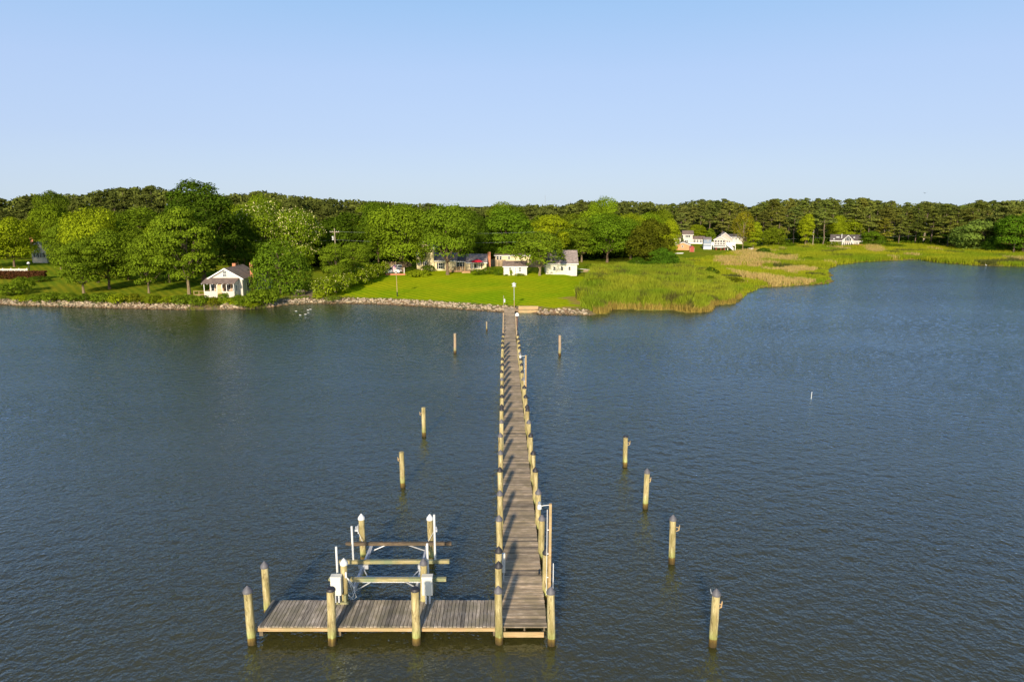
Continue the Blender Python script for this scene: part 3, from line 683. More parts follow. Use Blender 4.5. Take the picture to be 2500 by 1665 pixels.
for i, ((bx, by), ty, cap, mt, lab) in enumerate(MOOR):
    p = G(bx, by, 0); y = p.y + .12; apex = Zat(ty, y); o = empty('mooring_piling', (p.x, y, 0), 0, lab, 'piling', 'mooring pilings standing in the open water')
    rr = .155 if i not in (7,) else .10
    rg2 = random.Random(i); lean = (rg2.uniform(-.06, .06), rg2.uniform(-.05, .05)); h = apex - (.19 if cap else 0)
    piling_mb(h, rr, lean, seed=i).build('post', M[mt], o, True)
    if cap: cap_mb(rr, h - .02, lean, low=(cap == 'cap_black')).build('cap', M[cap], o, True)
    if i < 6:
        s = 1 if i < 4 else -1
        b = MB(); b.tube([(s * rr * .8, -.05, h - .62), (s * (rr + .08), -.06, h - .55), (s * (rr + .11), -.06, h - .30)], [.03, .035, .02], 6); b.tube([(s * rr * .7, -.05, h - .40), (s * (rr + .09), -.06, h - .44)], .022, 5)
        b.build('mooring_hook', M['fascia'], o, True)
    if i == 0:
        b = MB(); b.tube([(-.14, .02, h - .02), (-.19, .0, h + .10), (-.20, 0, h + .2)], [.03, .02, .012], 6); b.build('iron_strap', M['grey_metal'], o)
p = G(1980, 973, 0); MBs = MB().tube([(0, 0, -.6), (.03, 0, .62)], [.035, .025], 7)
o = MBs.build('marker_stake', M['pvc']); o.location = (p.x, p.y, 0); tag(o, 'tiny thin white stake alone in the open water far right of the pier', 'stake')

# ------------------------------------------------------------------ boat lift
lift = empty('boat_lift', (0, 0, 0), 0, 'empty wooden boat lift with white guide poles and motor boxes behind the platform', 'boat lift')
XA, XB = -7.08, -3.75
for (x, y, cap) in ((XA + .02, 26.86, 'cap_white'), (XB + .03, 26.86, 'cap_grey'), (-7.22, 31.15, 'cap_white'), (-3.92, 31.1, 'cap_white')):
    sd += 1; add_piling(lift, x, y, 2.5, .145, cap, 'piling', sd)
for yy, zz, x0, x1, mt in ((27.15, 1.36, -7.80, -2.80, 'beam'), (28.65, 1.36, -7.72, -2.80, 'beam'), (30.45, 1.30, -7.85, -2.86, 'dark_beam')):
    b = MB(); h = .075 if mt == 'beam' else .07
    b.add([(x0, yy - .07, zz + h), (x0, yy + .07, zz + h), (x0 + .0, yy + .07, zz - .02), (x0, yy - .07, zz - .02), (x1, yy - .07, zz + h + .02), (x1, yy + .07, zz + h + .02), (x1, yy + .07, zz - h + .02), (x1, yy - .07, zz - h + .02),
           (x0 + .25, yy - .07, zz - h), (x0 + .25, yy + .07, zz - h)],
          [(0, 1, 2, 3), (7, 6, 5, 4), (0, 4, 5, 1), (3, 2, 9, 8), (8, 9, 6, 7), (0, 3, 8, 7, 4), (1, 5, 6, 9, 2)])
    b.build('cross_beam', M[mt], lift)
b = MB()
b.box(XA + .35, XB - .1, 27.33, 27.45, 1.30, 1.34); b.box(XA + .35, XB - .1, 27.37, 27.41, 1.14, 1.30); b.box(XA + .35, XB - .1, 27.33, 27.45, 1.11, 1.14); b.build('cradle_rail', M['alu'], lift)
for xs_ in (XA + .38, XB - .30):
    b = MB(); b.box(xs_ - .05, xs_ + .05, 27.0, 30.7, 1.08, 1.13); b.box(xs_ - .015, xs_ + .015, 27.0, 30.7, .93, 1.08); b.box(xs_ - .05, xs_ + .05, 27.0, 30.7, .89, .93)
    b.box(xs_ - .14, xs_ + .30, 28.5, 28.78, 1.09, 1.27); b.build('side_rail', M['alu'], lift)
def strut(p, q, mt='alu', w=.028): MB().tube([p, q], w, 5).build('brace', M[mt], lift)
strut((XA + .38, 27.4, .72), (-5.95, 27.2, 1.26)); strut((XB - .3, 27.4, .78), (-4.6, 27.2, 1.26))
strut((XA + .38, 30.5, .88), (-5.9, 30.5, 1.24)); strut((XB - .25, 30.5, .88), (-5.0, 30.5, 1.24))
strut((XA + .4, 28.7, 1.06), (-6.1, 27.4, 1.10)); strut((XB - .3, 28.7, 1.06), (-4.5, 27.4, 1.1))
strut((XA + .38, 29.0, .8), (XA + .5, 30.6, 1.25)); strut((XB - .3, 29.0, .6), (XB - .2, 30.6, 1.25))
for px, ty, by in ((820.7, 1336, 27.22), (858.6, 1286, 28.72), (1043, 1328, 27.22), (1060, 1258, 28.72)):
    zt = Zat(ty, by); x = Xat(px, by, zt)
    g_ = MB(); g_.tube([(x, by, 1.30), (x, by, zt)], .05, 10).lathe([(.052, 0), (.05, .03), (.01, .05)], (x, by, zt), 10); g_.build('guide_pole', M['pvc'], lift, True)
for px, x0 in ((821.5, 0), (1043.5, 0)):
    x = Xat(px, 26.55, 1.4); b = MB()
    b.box(x - .22, x + .22, 26.42, 26.72, 1.04, 1.84); b.box(x - .235, x + .235, 26.405, 26.735, 1.82, 1.88); mb_ = b.build('motor_box', M['box_white'], lift)
    bv = mb_.modifiers.new('bevel', 'BEVEL'); bv.width = .025; bv.segments = 2
    b = MB(); b.box(x - .1, x - .03, 26.5, 26.6, .62, 1.05); b.box(x + .05, x + .12, 26.5, 26.6, .62, 1.05); b.build('bracket', M['alu'], lift)
for x, yy, s in ((-7.22, 31.15, -1), (-3.92, 31.1, 1)):
    b = MB(); b.box(x + s * .15, x + s * .33, yy - .08, yy + .08, 1.62, 1.72); b.box(x + s * .15, x + s * .19, yy - .09, yy + .09, 1.50, 1.92); b.lathe([(.05, -.04), (.05, .04)], (x + s * .27, yy, 1.80), 8)
    b.build('pulley_bracket', M['alu'], lift)
    b = MB(); b.tube([(x + s * .25, yy, 1.75), (x + s * .1 - s * .3, yy - .55, 1.1)], .012, 4); b.build('lift_cable', M['alu'], lift)
b = MB()
for k, (dx, dz) in enumerate(((.0, .0), (.06, .12), (.12, -.1))):
    b.tube([(XA + .16, 26.7, 1.75), (XA + .33 + dx, 26.66, 1.35 + dz), (XA + .42 + dx, 26.65, .95 + dz), (XA + .30 + dx, 26.66, .72), (XA + .20, 26.68, .95)], .012, 5)
b.box(XA + .12, XA + .19, 26.6, 26.66, 1.75, 2.0); b.build('power_cord', M['pvc'], lift)
b = MB(); b.tube([(XA + .1, 26.55, ZD + .1), (XA + .1, 26.55, 1.0)], .055, 8); b.box(XA - .35, XA + .25, 26.5, 26.62, ZD + .002, ZD + .07); b.build('chock', M['beam'], lift)

# ------------------------------------------------------------------ houses
def slab(b, p, q, r_, s_, t):
    """roof slab: top face p q r s (counter-clockwise from above), thickness t downwards"""
    tp = [Vector(v) for v in (p, q, r_, s_)]; n = (tp[1] - tp[0]).cross(tp[3] - tp[0]).normalized()
    if n.z < 0: n = -n
    bt = [v - n * t for v in tp]; b.add(tp + bt, [(0, 1, 2, 3), (7, 6, 5, 4), (0, 4, 5, 1), (1, 5, 6, 2), (2, 6, 7, 3), (3, 7, 4, 0)])
def gable(root, x0, x1, y0, y1, zb, ze, zr, axis, wall, roof, oh=.3, trim=None, wall_name='wall', roof_name='roof'):
    """walls with a gable roof; ridge along axis 'x' or 'y'"""
    b = MB()
    if axis == 'x':
        ym = (y0 + y1) / 2; b.prism([(y0, zb), (y1, zb), (y1, ze), (ym, zr), (y0, ze)], 'x', x0, x1)
    else:
        xm = (x0 + x1) / 2; b.prism([(x0, zb), (x1, zb), (x1, ze), (xm, zr), (x0, ze)], 'y', y0, y1)
    b.build(wall_name, M[wall], root)
    b = MB(); u = .09
    if axis == 'x':
        half = (y1 - y0) / 2; sl_ = (zr - ze) / half; dz = oh * sl_
        slab(b, (x0 - oh, y0 - oh, ze - dz + u), (x1 + oh, y0 - oh, ze - dz + u), (x1 + oh, ym, zr + u), (x0 - oh, ym, zr + u), .08)
        slab(b, (x1 + oh, y1 + oh, ze - dz + u), (x0 - oh, y1 + oh, ze - dz + u), (x0 - oh, ym + .003, zr + u), (x1 + oh, ym + .003, zr + u), .08)
    else:
        half = (x1 - x0) / 2; sl_ = (zr - ze) / half; dz = oh * sl_
        slab(b, (x0 - oh, y0 - oh, ze - dz + u), (xm, y0 - oh, zr + u), (xm, y1 + oh, zr + u), (x0 - oh, y1 + oh, ze - dz + u), .08)
        slab(b, (xm + .003, y0 - oh, zr + u), (x1 + oh, y0 - oh, ze - dz + u), (x1 + oh, y1 + oh, ze - dz + u), (xm + .003, y1 + oh, zr + u), .08)
    rf = b.build(roof_name, M[roof], root)
    if trim:
        b = MB()
        if axis == 'x': b.box(x0 - oh, x1 + oh, y0 - oh - .03, y0 - oh - .003, ze - dz - .12, ze - dz + .07)
        else:
            for (xa, xb) in ((x0 - oh, xm), (x1 + oh, xm)):
                za, zb_ = ze - dz + u - .09, zr + u - .09
                b.prism([(xa, za - .12), (xa, za + .10), (xb, zb_ + .10), (xb, zb_ - .12)], 'y', y0 - oh - .03, y0 - oh - .003)
        b.build('trim', M[trim], rf)
    return rf
def window(root, x0, x1, z0, z1, y, cols=1, rows=2, frame='white', pane='glass', fw=.07, name='window', shut=None, sw=.35):
    """window in a wall that faces the water (-y)"""
    b = MB(); b.box(x0 - fw, x0, y - .06, y + .02, z0 - fw, z1 + fw).box(x1, x1 + fw, y - .06, y + .02, z0 - fw, z1 + fw).box(x0, x1, y - .06, y + .02, z1, z1 + fw).box(x0, x1, y - .06, y + .02, z0 - fw, z0)
    for i in range(1, cols): xx = x0 + (x1 - x0) * i / cols; b.box(xx - .025, xx + .025, y - .05, y - .012, z0, z1)
    for i in range(1, rows): zz = z0 + (z1 - z0) * i / rows; b.box(x0, x1, y - .048, y - .013, zz - .025, zz + .025)
    w = b.build(name, M[frame], root); MB().box(x0, x1, y - .012, y + .02, z0, z1).build('pane', M[pane], w)
    if shut:
        for s in (-1, 1):
            xa = x0 - fw - sw - .02 if s < 0 else x1 + fw + .02
            MB().box(xa, xa + sw, y - .04, y + .02, z0 - .05, z1 + .05).build('shutter', M[shut], root)
    return w
def window_side(root, y0, y1, z0, z1, x, s=1, frame='white'):
    """window in a side wall at x; s = +1 faces +x"""
    b = MB(); a, c = (x - .02, x + .06) if s > 0 else (x - .06, x + .02); fw = .07
    b.box(a, c, y0 - fw, y0, z0 - fw, z1 + fw).box(a, c, y1, y1 + fw, z0 - fw, z1 + fw).box(a, c, y0, y1, z1, z1 + fw).box(a, c, y0, y1, z0 - fw, z0)
    ym = (y0 + y1) / 2; q = (x + .012, x + .05) if s > 0 else (x - .05, x - .012); b.box(q[0], q[1], ym - .03, ym + .03, z0, z1)
    w = b.build('window', M[frame], root); q = (x - .02, x + .012) if s > 0 else (x - .012, x + .02)
    MB().box(q[0], q[1], y0, y1, z0, z1).build('pane', M['glass'], w)
class Frame:
    """turns photo pixels into local sizes on a plane at distance Y"""
    def __init__(s, root, Y, face=0.0):
        s.r = root; s.Y = Y; th = math.atan2(root.location.x, root.location.y) * face; s.k = math.cos(th)
        if face: root.rotation_euler = (0, 0, -th)
    def x(s, px, z=3.0, dy=0): return (Xat(px, s.Y + dy, z + s.r.location.z) - s.r.location.x) * s.k
    def z(s, py, dy=0): return Zat(py, s.Y + dy) - s.r.location.z

# A: waterfront cottage
g0 = gp(550, 727); Yc = g0.y + 2.1
cot = empty('cottage', (Xat(550, Yc), Yc, g0.z), 0, 'small white cottage with front porch and tall red brick chimney on the left shore', 'cottage')
f = Frame(cot, Yc); x0, x1 = f.x(510.5), f.x(591); ze, zr = f.z(679), f.z(656)
gable(cot, x0, x1, 0, 8.2, -.3, ze, zr, 'y', 'bright_sid', 'roof_brown', .35, 'white')
window(cot, f.x(545.5), f.x(553.5), f.z(676), f.z(662), 0, 3, 2, 'white')
px0, px1 = x0 - .15, x1 - .72
b = MB(); b.box(px0, px0 + 2.35, -2.1, -2.0, -.2, 1.12).box(px0 + 3.15, px1, -2.1, -2.0, -.2, 1.12).box(px1 - .1, px1, -2.0, -.005, -.2, 1.12).box(px0, px0 + .1, -2.0, -.005, -.2, 1.12); b.build('porch_wall', M['bright_sid'], cot)
MB().box(px0 + .101, px1 - .101, -1.999, -.003, -.2, .18).build('porch_floor', M['deck_wood'], cot)
b = MB()
for xx in (px0, px0 + 1.12, px0 + 2.25, px0 + 3.15, px0 + 3.95, px1 - .1): b.box(xx + .002, xx + .1, -2.1, -2.0, 1.121, 2.48)
b.box(px0, px1, -2.1, -2.0, 2.481, 2.58).box(px1 - .1, px1, -1.99, -.01, 2.481, 2.58); b.build('porch_post', M['white'], cot)
b = MB(); slab(b, (px0 - .35, -2.45, 2.55), (px1 + .25, -2.45, 2.55), (px1 + .25, -.01, ze + .02), (px0 - .35, -.01, ze + .02), .08); pr = b.build('porch_roof', M['roof_tan'], cot)
b = MB()
for k in range(7): xx = px0 - .2 + k * (px1 - px0 + .2) / 6; b.box(xx, xx + .08, -2.44, -2.3, 2.36, 2.465)
b.build('rafter_end', M['white'], pr)
b = MB(); b.add([(px1 - .02, -2.0, 1.13), (px1 - .02, -.01, 1.13), (px1 - .02, -.01, ze - .1), (px1 - .02, -2.0, 2.5)], [(0, 1, 2, 3)]); b.add([(px1 - .08, -2.0, 1.13), (px1 - .08, -.01, 1.13), (px1 - .08, -.01, ze - .1), (px1 - .08, -2.0, 2.5)], [(3, 2, 1, 0)])
b.build('porch_side_wall', M['bright_sid'], cot); window_side(cot, -1.35, -.65, .75, 2.1, px1 - .02, 1)
MB().box(px0 + .1, px1 - .1, -.03, -.004, .2, 2.55).build('porch_inner_wall', M['screen'], cot)
window(cot, px0 + .5, px0 + .95, .95, 2.3, -.035, 1, 1); window(cot, px0 + 1.35, px0 + 2.1, 1.0, 2.35, -.035, 1, 2); window(cot, px0 + 3.3, px0 + 3.85, 1.2, 2.35, -.035, 2, 1); window(cot, px0 + 4.3, px0 + 4.8, 1.0, 2.3, -.035, 1, 1)
d = MB().box(px0 + 2.36, px0 + 3.14, -2.07, -2.03, -.1, 2.3).build('door', M['door_tan'], cot)
b = MB()
for z in (.7, 1.4, 2.0): b.box(px0 + 2.38, px0 + 3.12, -2.085, -2.071, z, z + .05)
b.build('door_rail', M['fascia'], d)
window_side(cot, 2.0, 3.6, .85, 2.2, x1, 1); window_side(cot, 5.5, 6.6, .85, 2.3, x1, 1)
MB().box(x1 + .005, x1 + .55, 4.0, 4.75, -.3, f.z(641, 4.4)).build('chimney', M['brick'], cot)
MB().box(-.35, .25, 4.9, 5.5, ze, f.z(643, 5.2)).build('chimney', M['brick'], cot)
MB().box(x1 - 2.6, x1 + 1.5, 8.3, 11.5, -.3, 2.5).build('rear_wing', M['bright_sid'], cot)
b = MB(); slab(b, (x1 - 2.9, 8.62, 2.62), (x1 + 1.8, 8.62, 2.62), (x1 + 1.8, 11.8, 2.9), (x1 - 2.9, 11.8, 2.9), .09); b.build('rear_wing_roof', M['roof_brown'], cot)
b = MB()
for xx in (-1.9, -1.0, -.1): b.box(px0 + xx - .2, px0 + xx - .1, -1.6, -1.5, -.3, 1.15)
for z in (.45, 1.05): b.box(px0 - 2.1, px0 - .21, -1.64, -1.605, z, z + .07)
b.box(px0 - 2.1, px0 - .02, -1.5, .4, .3, .38); b.build('side_deck_railing', M['fascia'], cot)

# B: main cream house
g0 = gp(1100, 664); Yh = g0.y + 1.5
hs = empty('house', (Xat(1100, Yh), Yh, g0.z), 0, 'long cream house with grey roofs, black shutters and a brick chimney above the lawn', 'house'); f = Frame(hs, Yh)
xa, xb, xc, xd, xe = f.x(1017), f.x(1059), f.x(1108), f.x(1139.5), f.x(1187)
gable(hs, xa, xb - .02, 0, 9, -.4, f.z(606), f.z(586, 4), 'y', 'cream_sid', 'roof_grey', .3, 'white')
for a, c_ in ((1019, 1022.5), (1033, 1037)): window(hs, f.x(a), f.x(c_), f.z(628), f.z(617), 0, 1, 2, shut='shutter', sw=.25)
for a, c_ in ((1022, 1025.5), (1036, 1040)): window(hs, f.x(a), f.x(c_), f.z(647), f.z(638), 0, 1, 2, shut='shutter', sw=.28)
gable(hs, xb, xc + .5, .6, 8, -.4, f.z(637), f.z(618, 4), 'x', 'cream_sid', 'roof_grey', .25, 'white', 'left_wing_wall', 'left_wing_roof')
window(hs, f.x(1070), f.x(1080), f.z(657), f.z(643), .6, 2, 2, shut='shutter', sw=.35)
gable(hs, xc + .52, xd - .02, 1.2, 8, -.4, f.z(639), f.z(622, 4.5), 'x', 'cream_sid', 'roof_dark', .2, 'white', 'middle_wall', 'middle_roof')
window(hs, f.x(1114), f.x(1127.5), f.z(657), f.z(641.5), 1.2, 2, 1, shut='shutter', sw=.32, name='sliding_door')
rf = gable(hs, xd, xe, 0, 7.5, -.4, f.z(641), f.z(621, 3.7), 'x', 'cream_sid', 'roof_grey', .25, 'white', 'right_wing_wall', 'right_wing_roof')
window(hs, f.x(1151), f.x(1154.5), f.z(655), f.z(643), 0, 2, 3); window(hs, f.x(1157), f.x(1167), f.z(655), f.z(644), 0, 1, 1); window(hs, f.x(1169), f.x(1172), f.z(655), f.z(643), 0, 2, 3)
for s in (1148, 1174.5): MB().box(f.x(s), f.x(s) + .28, -.05, .02, f.z(656), f.z(642)).build('shutter', M['shutter'], hs)
MB().box(xe + .30, xe + .95, 2.6, 3.6, -.4, f.z(615.5, 3)).build('chimney', M['brick'], hs)
b = MB(); b.box(f.x(1097), f.x(1150), -3.4, -.35, .18, .36)
b.build('terrace_deck', M['deck_wood'], hs)
b = MB()
for k in range(5): b.box(f.x(1097) + k * .95, f.x(1097) + k * .95 + .09, -3.38, -3.29, .361, 1.2)
b.box(f.x(1097), f.x(1097) + 4.0, -3.39, -3.28, 1.201, 1.27)
for k in range(22): b.box(f.x(1097) + .1 + k * .18, f.x(1097) + .14 + k * .18, -3.35, -3.32, .362, 1.2)
b.build('terrace_railing', M['deck_wood'], hs)
b = MB(); b.box(f.x(1130.5), f.x(1151), -4.3, -3.42, -.1, .16).box(f.x(1131.5), f.x(1151), -3.9, -3.421, .161, .34); b.build('terrace_steps', M['deck_wood'], hs)
def table_set(x, y, z):
    o = empty('patio_table', (x, y, z), 0, 'patio table on the wooden terrace in front of the sliding door', 'table')
    MB().box(-.8, .8, -.45, .45, .70, .75).build('tabletop', M['white'], o)
    for sx in (-.7, .7):
        for sy in (-.38, .38): MB().box(sx - .03, sx + .03, sy - .03, sy + .03, 0, .699).build('leg', M['black_metal'], o)
    for k, (dx, dy, rz, lab) in enumerate(((-.45, -.85, math.pi, 'left front'), (.45, -.85, math.pi, 'right front'), (-1.25, 0, math.pi / 2, 'left end'), (1.25, 0, -math.pi / 2, 'right end'))):
        c_ = empty('patio_chair', (x + dx, y + dy, z), rz, 'dark patio chair at the %s of the terrace table' % lab, 'chair', 'patio chairs round the terrace table')
        MB().box(-.24, .24, -.24, .24, .42, .46).build('seat', M['dark_beam'], c_); MB().box(-.24, .24, -.27, -.24, .461, .95).build('backrest', M['dark_beam'], c_)
        for sx in (-.2, .2):
            for sy in (-.2, .2): MB().box(sx - .02, sx + .02, sy - .02, sy + .02, 0, .419).build('leg', M['black_metal'], c_)
table_set(hs.location.x + f.x(1117), Yh - 1.9, g0.z + .362)
# red umbrella
o = empty('patio_umbrella', (hs.location.x + f.x(1165.5), Yh - 1.6, g0.z), 0, 'red patio umbrella open in front of the right wing window of the cream house', 'umbrella')
MB().tube([(0, 0, .0), (0, 0, 2.9)], .03, 6).build('pole', M['white'], o)
b = MB(); n = 8; vs = [(0, 0, 3.0)]
for rr, zz in ((.75, 2.78), (1.45, 2.35)):
    for k in range(n): a = 2 * math.pi * k / n + .2; vs.append((rr * math.cos(a), rr * math.sin(a), zz))
b.add(vs, [(0, 1 + k, 1 + (k + 1) % n) for k in range(n)] + [(1 + k, 1 + n + k, 1 + n + (k + 1) % n, 1 + (k + 1) % n) for k in range(n)])
cn = b.build('canopy', M['red_cloth'], o); sm_ = cn.modifiers.new('thick', 'SOLIDIFY'); sm_.thickness = .02

# C: cream garage behind, with fence and brown stair
Yg = Yh + 17
gar = empty('house', (Xat(1240, Yg), Yg, zg(Xat(1240, Yg), Yg)), 0, 'square cream building behind the white garden shed, two paired windows, low roof', 'house'); f = Frame(gar, Yg)
gable(gar, f.x(1209), f.x(1296), 0, 8, -.4, f.z(624), f.z(619, 4), 'x', 'cream_sid', 'roof_brown', .3, 'white')
for a, c_, z0_, z1_ in ((1212.5, 1217.5, 634, 625), (1219.5, 1224.5, 634, 625), (1240.5, 1245, 633, 627)): window(gar, f.x(a), f.x(c_), f.z(z0_), f.z(z1_), 0, 1, 2)
b = MB(); b.prism([(-1.6, 2.9), (-1.6, 3.2), (2.2, 4.3), (2.2, 4.0)], 'y', 1.0, 2.6)
b.box(f.x(1200), f.x(1208.5), 1.0, 2.6, 2.4, 2.6)
b = MB(); b.box(f.x(1196), f.x(1208), .5, 2.6, f.z(645), f.z(644))
b.prism([(f.x(1193), f.z(645)), (f.x(1193), f.z(642)), (f.x(1204), f.z(632)), (f.x(1208), f.z(632)), (f.x(1208), f.z(645))], 'y', .3, .42)
b.build('stair_railing', M['dark_beam'], gar)
def fence(pts, h, label, mat='fence_wood', board=.14, cat='fence'):
    o = empty('fence', (pts[0][0], pts[0][1], zg(*pts[0])), 0, label, cat); L0 = o.location
    rg_ = random.Random(len(label)); b = MB(); pb = MB()
    for (ax, ay), (bx, by) in zip(pts[:-1], pts[1:]):
        L = math.hypot(bx - ax, by - ay); n = max(1, int(L / board)); dx, dy = (bx - ax) / L, (by - ay) / L
        for k in range(n):
            t = (k + .5) / n; x, y = ax + (bx - ax) * t, ay + (by - ay) * t; z = zg(x, y) if k % 12 == 0 else z
            w = L / n * .46; b.cur = rg_.random(); hh = h + rg_.uniform(-.02, .02)
            q = [(x - dx * w, y - dy * w), (x + dx * w, y + dy * w)]
            vs = []
            for s in (-.012, .012):
                for (qx, qy) in q: vs += [(qx - dy * s - L0.x, qy + dx * s - L0.y, z - .1 - L0.z), (qx - dy * s - L0.x, qy + dx * s - L0.y, z + hh - L0.z)]
            b.add(vs, [(0, 2, 3, 1), (4, 5, 7, 6), (0, 1, 5, 4), (2, 6, 7, 3), (1, 3, 7, 5)])
            if k % 17 == 0: pb.box(x - .06 - L0.x, x + .06 - L0.x, y + .03 - L0.y, y + .15 - L0.y, z - .1 - L0.z, z + h + .08 - L0.z)
    b.build('boards', M[mat], o); pb.build('posts', M[mat], o); return o
Yf = Yh + 8.5
fence([(Xat(1189, Yf), Yf), (Xat(1235, Yf), Yf)], 1.6, 'brown board fence between the cream house chimney and the white shed')
fence([(Xat(1290, Yf - 2), Yf - 2), (Xat(1333, Yf - 2), Yf - 2)], 1.7, 'grey brown board fence behind the small tree between shed and barn')
Yk = gp(970, 664).y + 9
fence([(Xat(940, Yk), Yk), (Xat(1005, Yk), Yk)], 1.3, 'tan board fence behind the parked white cars')

# D: garden shed
g0 = gp(1258, 672.5); sh = empty('shed', (g0.x, g0.y, g0.z), 0, 'small white garden shed with two windows and a narrow centre door beside the cream house', 'shed'); f = Frame(sh, g0.y)
gable(sh, f.x(1229.5), f.x(1286.5), 0, 3.6, -.3, f.z(650), f.z(638, 1.8), 'x', 'white_sid', 'roof_tan', .22, 'white')
window(sh, f.x(1243), f.x(1247.5), f.z(662), f.z(652), 0, 2, 3); window(sh, f.x(1267), f.x(1272), f.z(663), f.z(652.5), 0, 2, 3)
d = MB().box(f.x(1255.5), f.x(1261.5), -.05, .02, -.1, f.z(653.5)).build('door', M['white'], sh)
b = MB()
for k in range(5): b.box(f.x(1257.2), f.x(1259.8), -.065, -.051, .25 + k * .36, .48 + k * .36)
b.build('door_panel', M['fascia'], d)
for (px, lab) in ((1247.5, 'narrow vine climbing the wall left of the shed door'), ):
    tree_at('boxbush', sh.location.x + f.x(px), g0.y - .5, 1.5, .55, LG, lab, 'shrub')
tree_at('shrub2', sh.location.x + f.x(1270), g0.y - .8, .55, 2.0, G1, 'low green plants at the foot of the shed wall under its right window', 'shrub')
tree_at('shrub2', sh.location.x + f.x(1236), g0.y - .6, .4, 1.0, G1, 'small green tuft at the left corner of the white shed', 'shrub')

# E: barn
g0 = gp(1372, 670.5); br_ = empty('barn', (g0.x, g0.y, g0.z), 0, 'white outbuilding with three small windows and a tall steep grey roof right of the lawn', 'barn'); f = Frame(br_, g0.y)
gable(br_, f.x(1333), f.x(1409), 0, 7.0, -.3, f.z(642.5), f.z(612, 3.5), 'x', 'white_sid', 'roof_grey', .3, 'white')
for a in (1351, 1369.5, 1388): window(br_, f.x(a), f.x(a + 5.3), f.z(660), f.z(651.5), 0, 1, 2)

# trailer
g0 = gp(1434, 669); o = empty('trailer', (g0.x, g0.y, g0.z), R(-6), 'small wooden utility trailer carrying a long white plank beside the barn', 'trailer')
MB().box(-.9, .9, -.55, .55, .45, .55).box(-.9, .9, -.58, -.55, .45, .95).box(-.9, .9, .55, .58, .45, .95).box(-.93, -.9, -.55, .55, .45, .95).build('bed', M['fence_wood'], o)
for s in (-.66, .66): w = MB(); w.tube([(0.1, s - .08, .28), (.1, s + .08, .28)], .28, 14); w.build('wheel', M['rubber'], o)
MB().tube([(-.9, 0, .5), (-2.2, 0, .4)], .04, 6).build('drawbar', M['grey_metal'], o)
b = MB(); b.prism([(-2.9, 1.25), (-2.9, 1.33), (.7, 1.02), (.7, .96)], 'y', -.5, -.15); o2 = b.build('plank', M['white']); o2.location = o.location; tag(o2, 'long pale plank resting slanted across the small trailer', 'plank')

# G: white two-storey house on the right
g0 = gp(1685, 599); hg = empty('house', (g0.x, g0.y + 8, g0.z), 0, 'white two-storey house with a tan roof, railed porch wing on its right', 'house'); f = Frame(hg, g0.y + 8, .8)
gable(hg, f.x(1667.6), f.x(1691), 0, 6, -.5, f.z(572.5), f.z(563.6, 3), 'x', 'bright_sid', 'roof_tan', .35, 'white')
for k in range(3): window(hg, f.x(1673.5 + 4.1 * k), f.x(1676.8 + 4.1 * k), f.z(580), f.z(575), 0, 1, 2)
for k in range(2): window(hg, f.x(1672.5 + 4 * k), f.x(1675.8 + 4 * k), f.z(592), f.z(587), 0, 1, 2)
gable(hg, f.x(1648), f.x(1667), 1.5, 6, -.5, f.z(583.5), f.z(574.6, 4), 'x', 'bright_sid', 'roof_tan', .25, 'white', 'left_wing_wall', 'left_wing_roof')
gable(hg, f.x(1691.3), f.x(1721), 1.8, 6.5, -.5, f.z(584), f.z(577, 4), 'x', 'bright_sid', 'roof_tan', .2, None, 'right_wing_wall', 'right_wing_roof')
for k in range(3): window(hg, f.x(1694 + 8 * k), f.x(1699 + 8 * k), f.z(592), f.z(586), 1.8, 2, 2)
b = MB(); z0_ = f.z(598)
for k in range(5): b.box(f.x(1690) + k * 1.05 + .3, f.x(1690) + k * 1.05 + .42, -.1, .0, z0_ - .5, f.z(584.5))
b.box(f.x(1683), f.x(1719.5), -.14, -.101, z0_ - .6, f.z(592.5))
b.build('porch', M['white'], hg)
tree_px('round', 1665, 598, 578, 8, DG, 'small dark cone-shaped evergreen in front of the white two-storey house')

# H: orange shed, I: red shed
g0 = gp(1668, 611); oh_ = empty('shed', (g0.x, g0.y, g0.z), 0, 'orange gabled outbuilding with one small window on the right-hand lawn', 'shed'); f = Frame(oh_, g0.y, 1)
gable(oh_, f.x(1650.5), f.x(1685), 0, 7, -.4, f.z(598.5), f.z(591.8), 'y', 'orange_sid', 'roof_tan', .25, 'white')
window(oh_, f.x(1665), f.x(1668), f.z(604), f.z(599.8), 0, 1, 2)
MB().box(f.x(1650), f.x(1650) + .12, -.03, -.002, -.2, f.z(598.5)).build('corner_trim', M['white'], oh_)
g0 = gp(1690, 615.5); rs = empty('shed', (g0.x, g0.y, g0.z), 0, 'tiny dark red shed with steep gable beside the orange outbuilding', 'shed'); f = Frame(rs, g0.y, .6)
gable(rs, f.x(1685), f.x(1695.5), 0, 2.4, -.3, f.z(605), f.z(600.5), 'y', 'red_wood', 'roof_tan', .12, 'red_wood')
for a in (1684.6, 1695.0): MB().box(f.x(a), f.x(a) + .14, -.04, -.002, -.2, f.z(605.5)).build('corner_post', M['fascia'], rs)

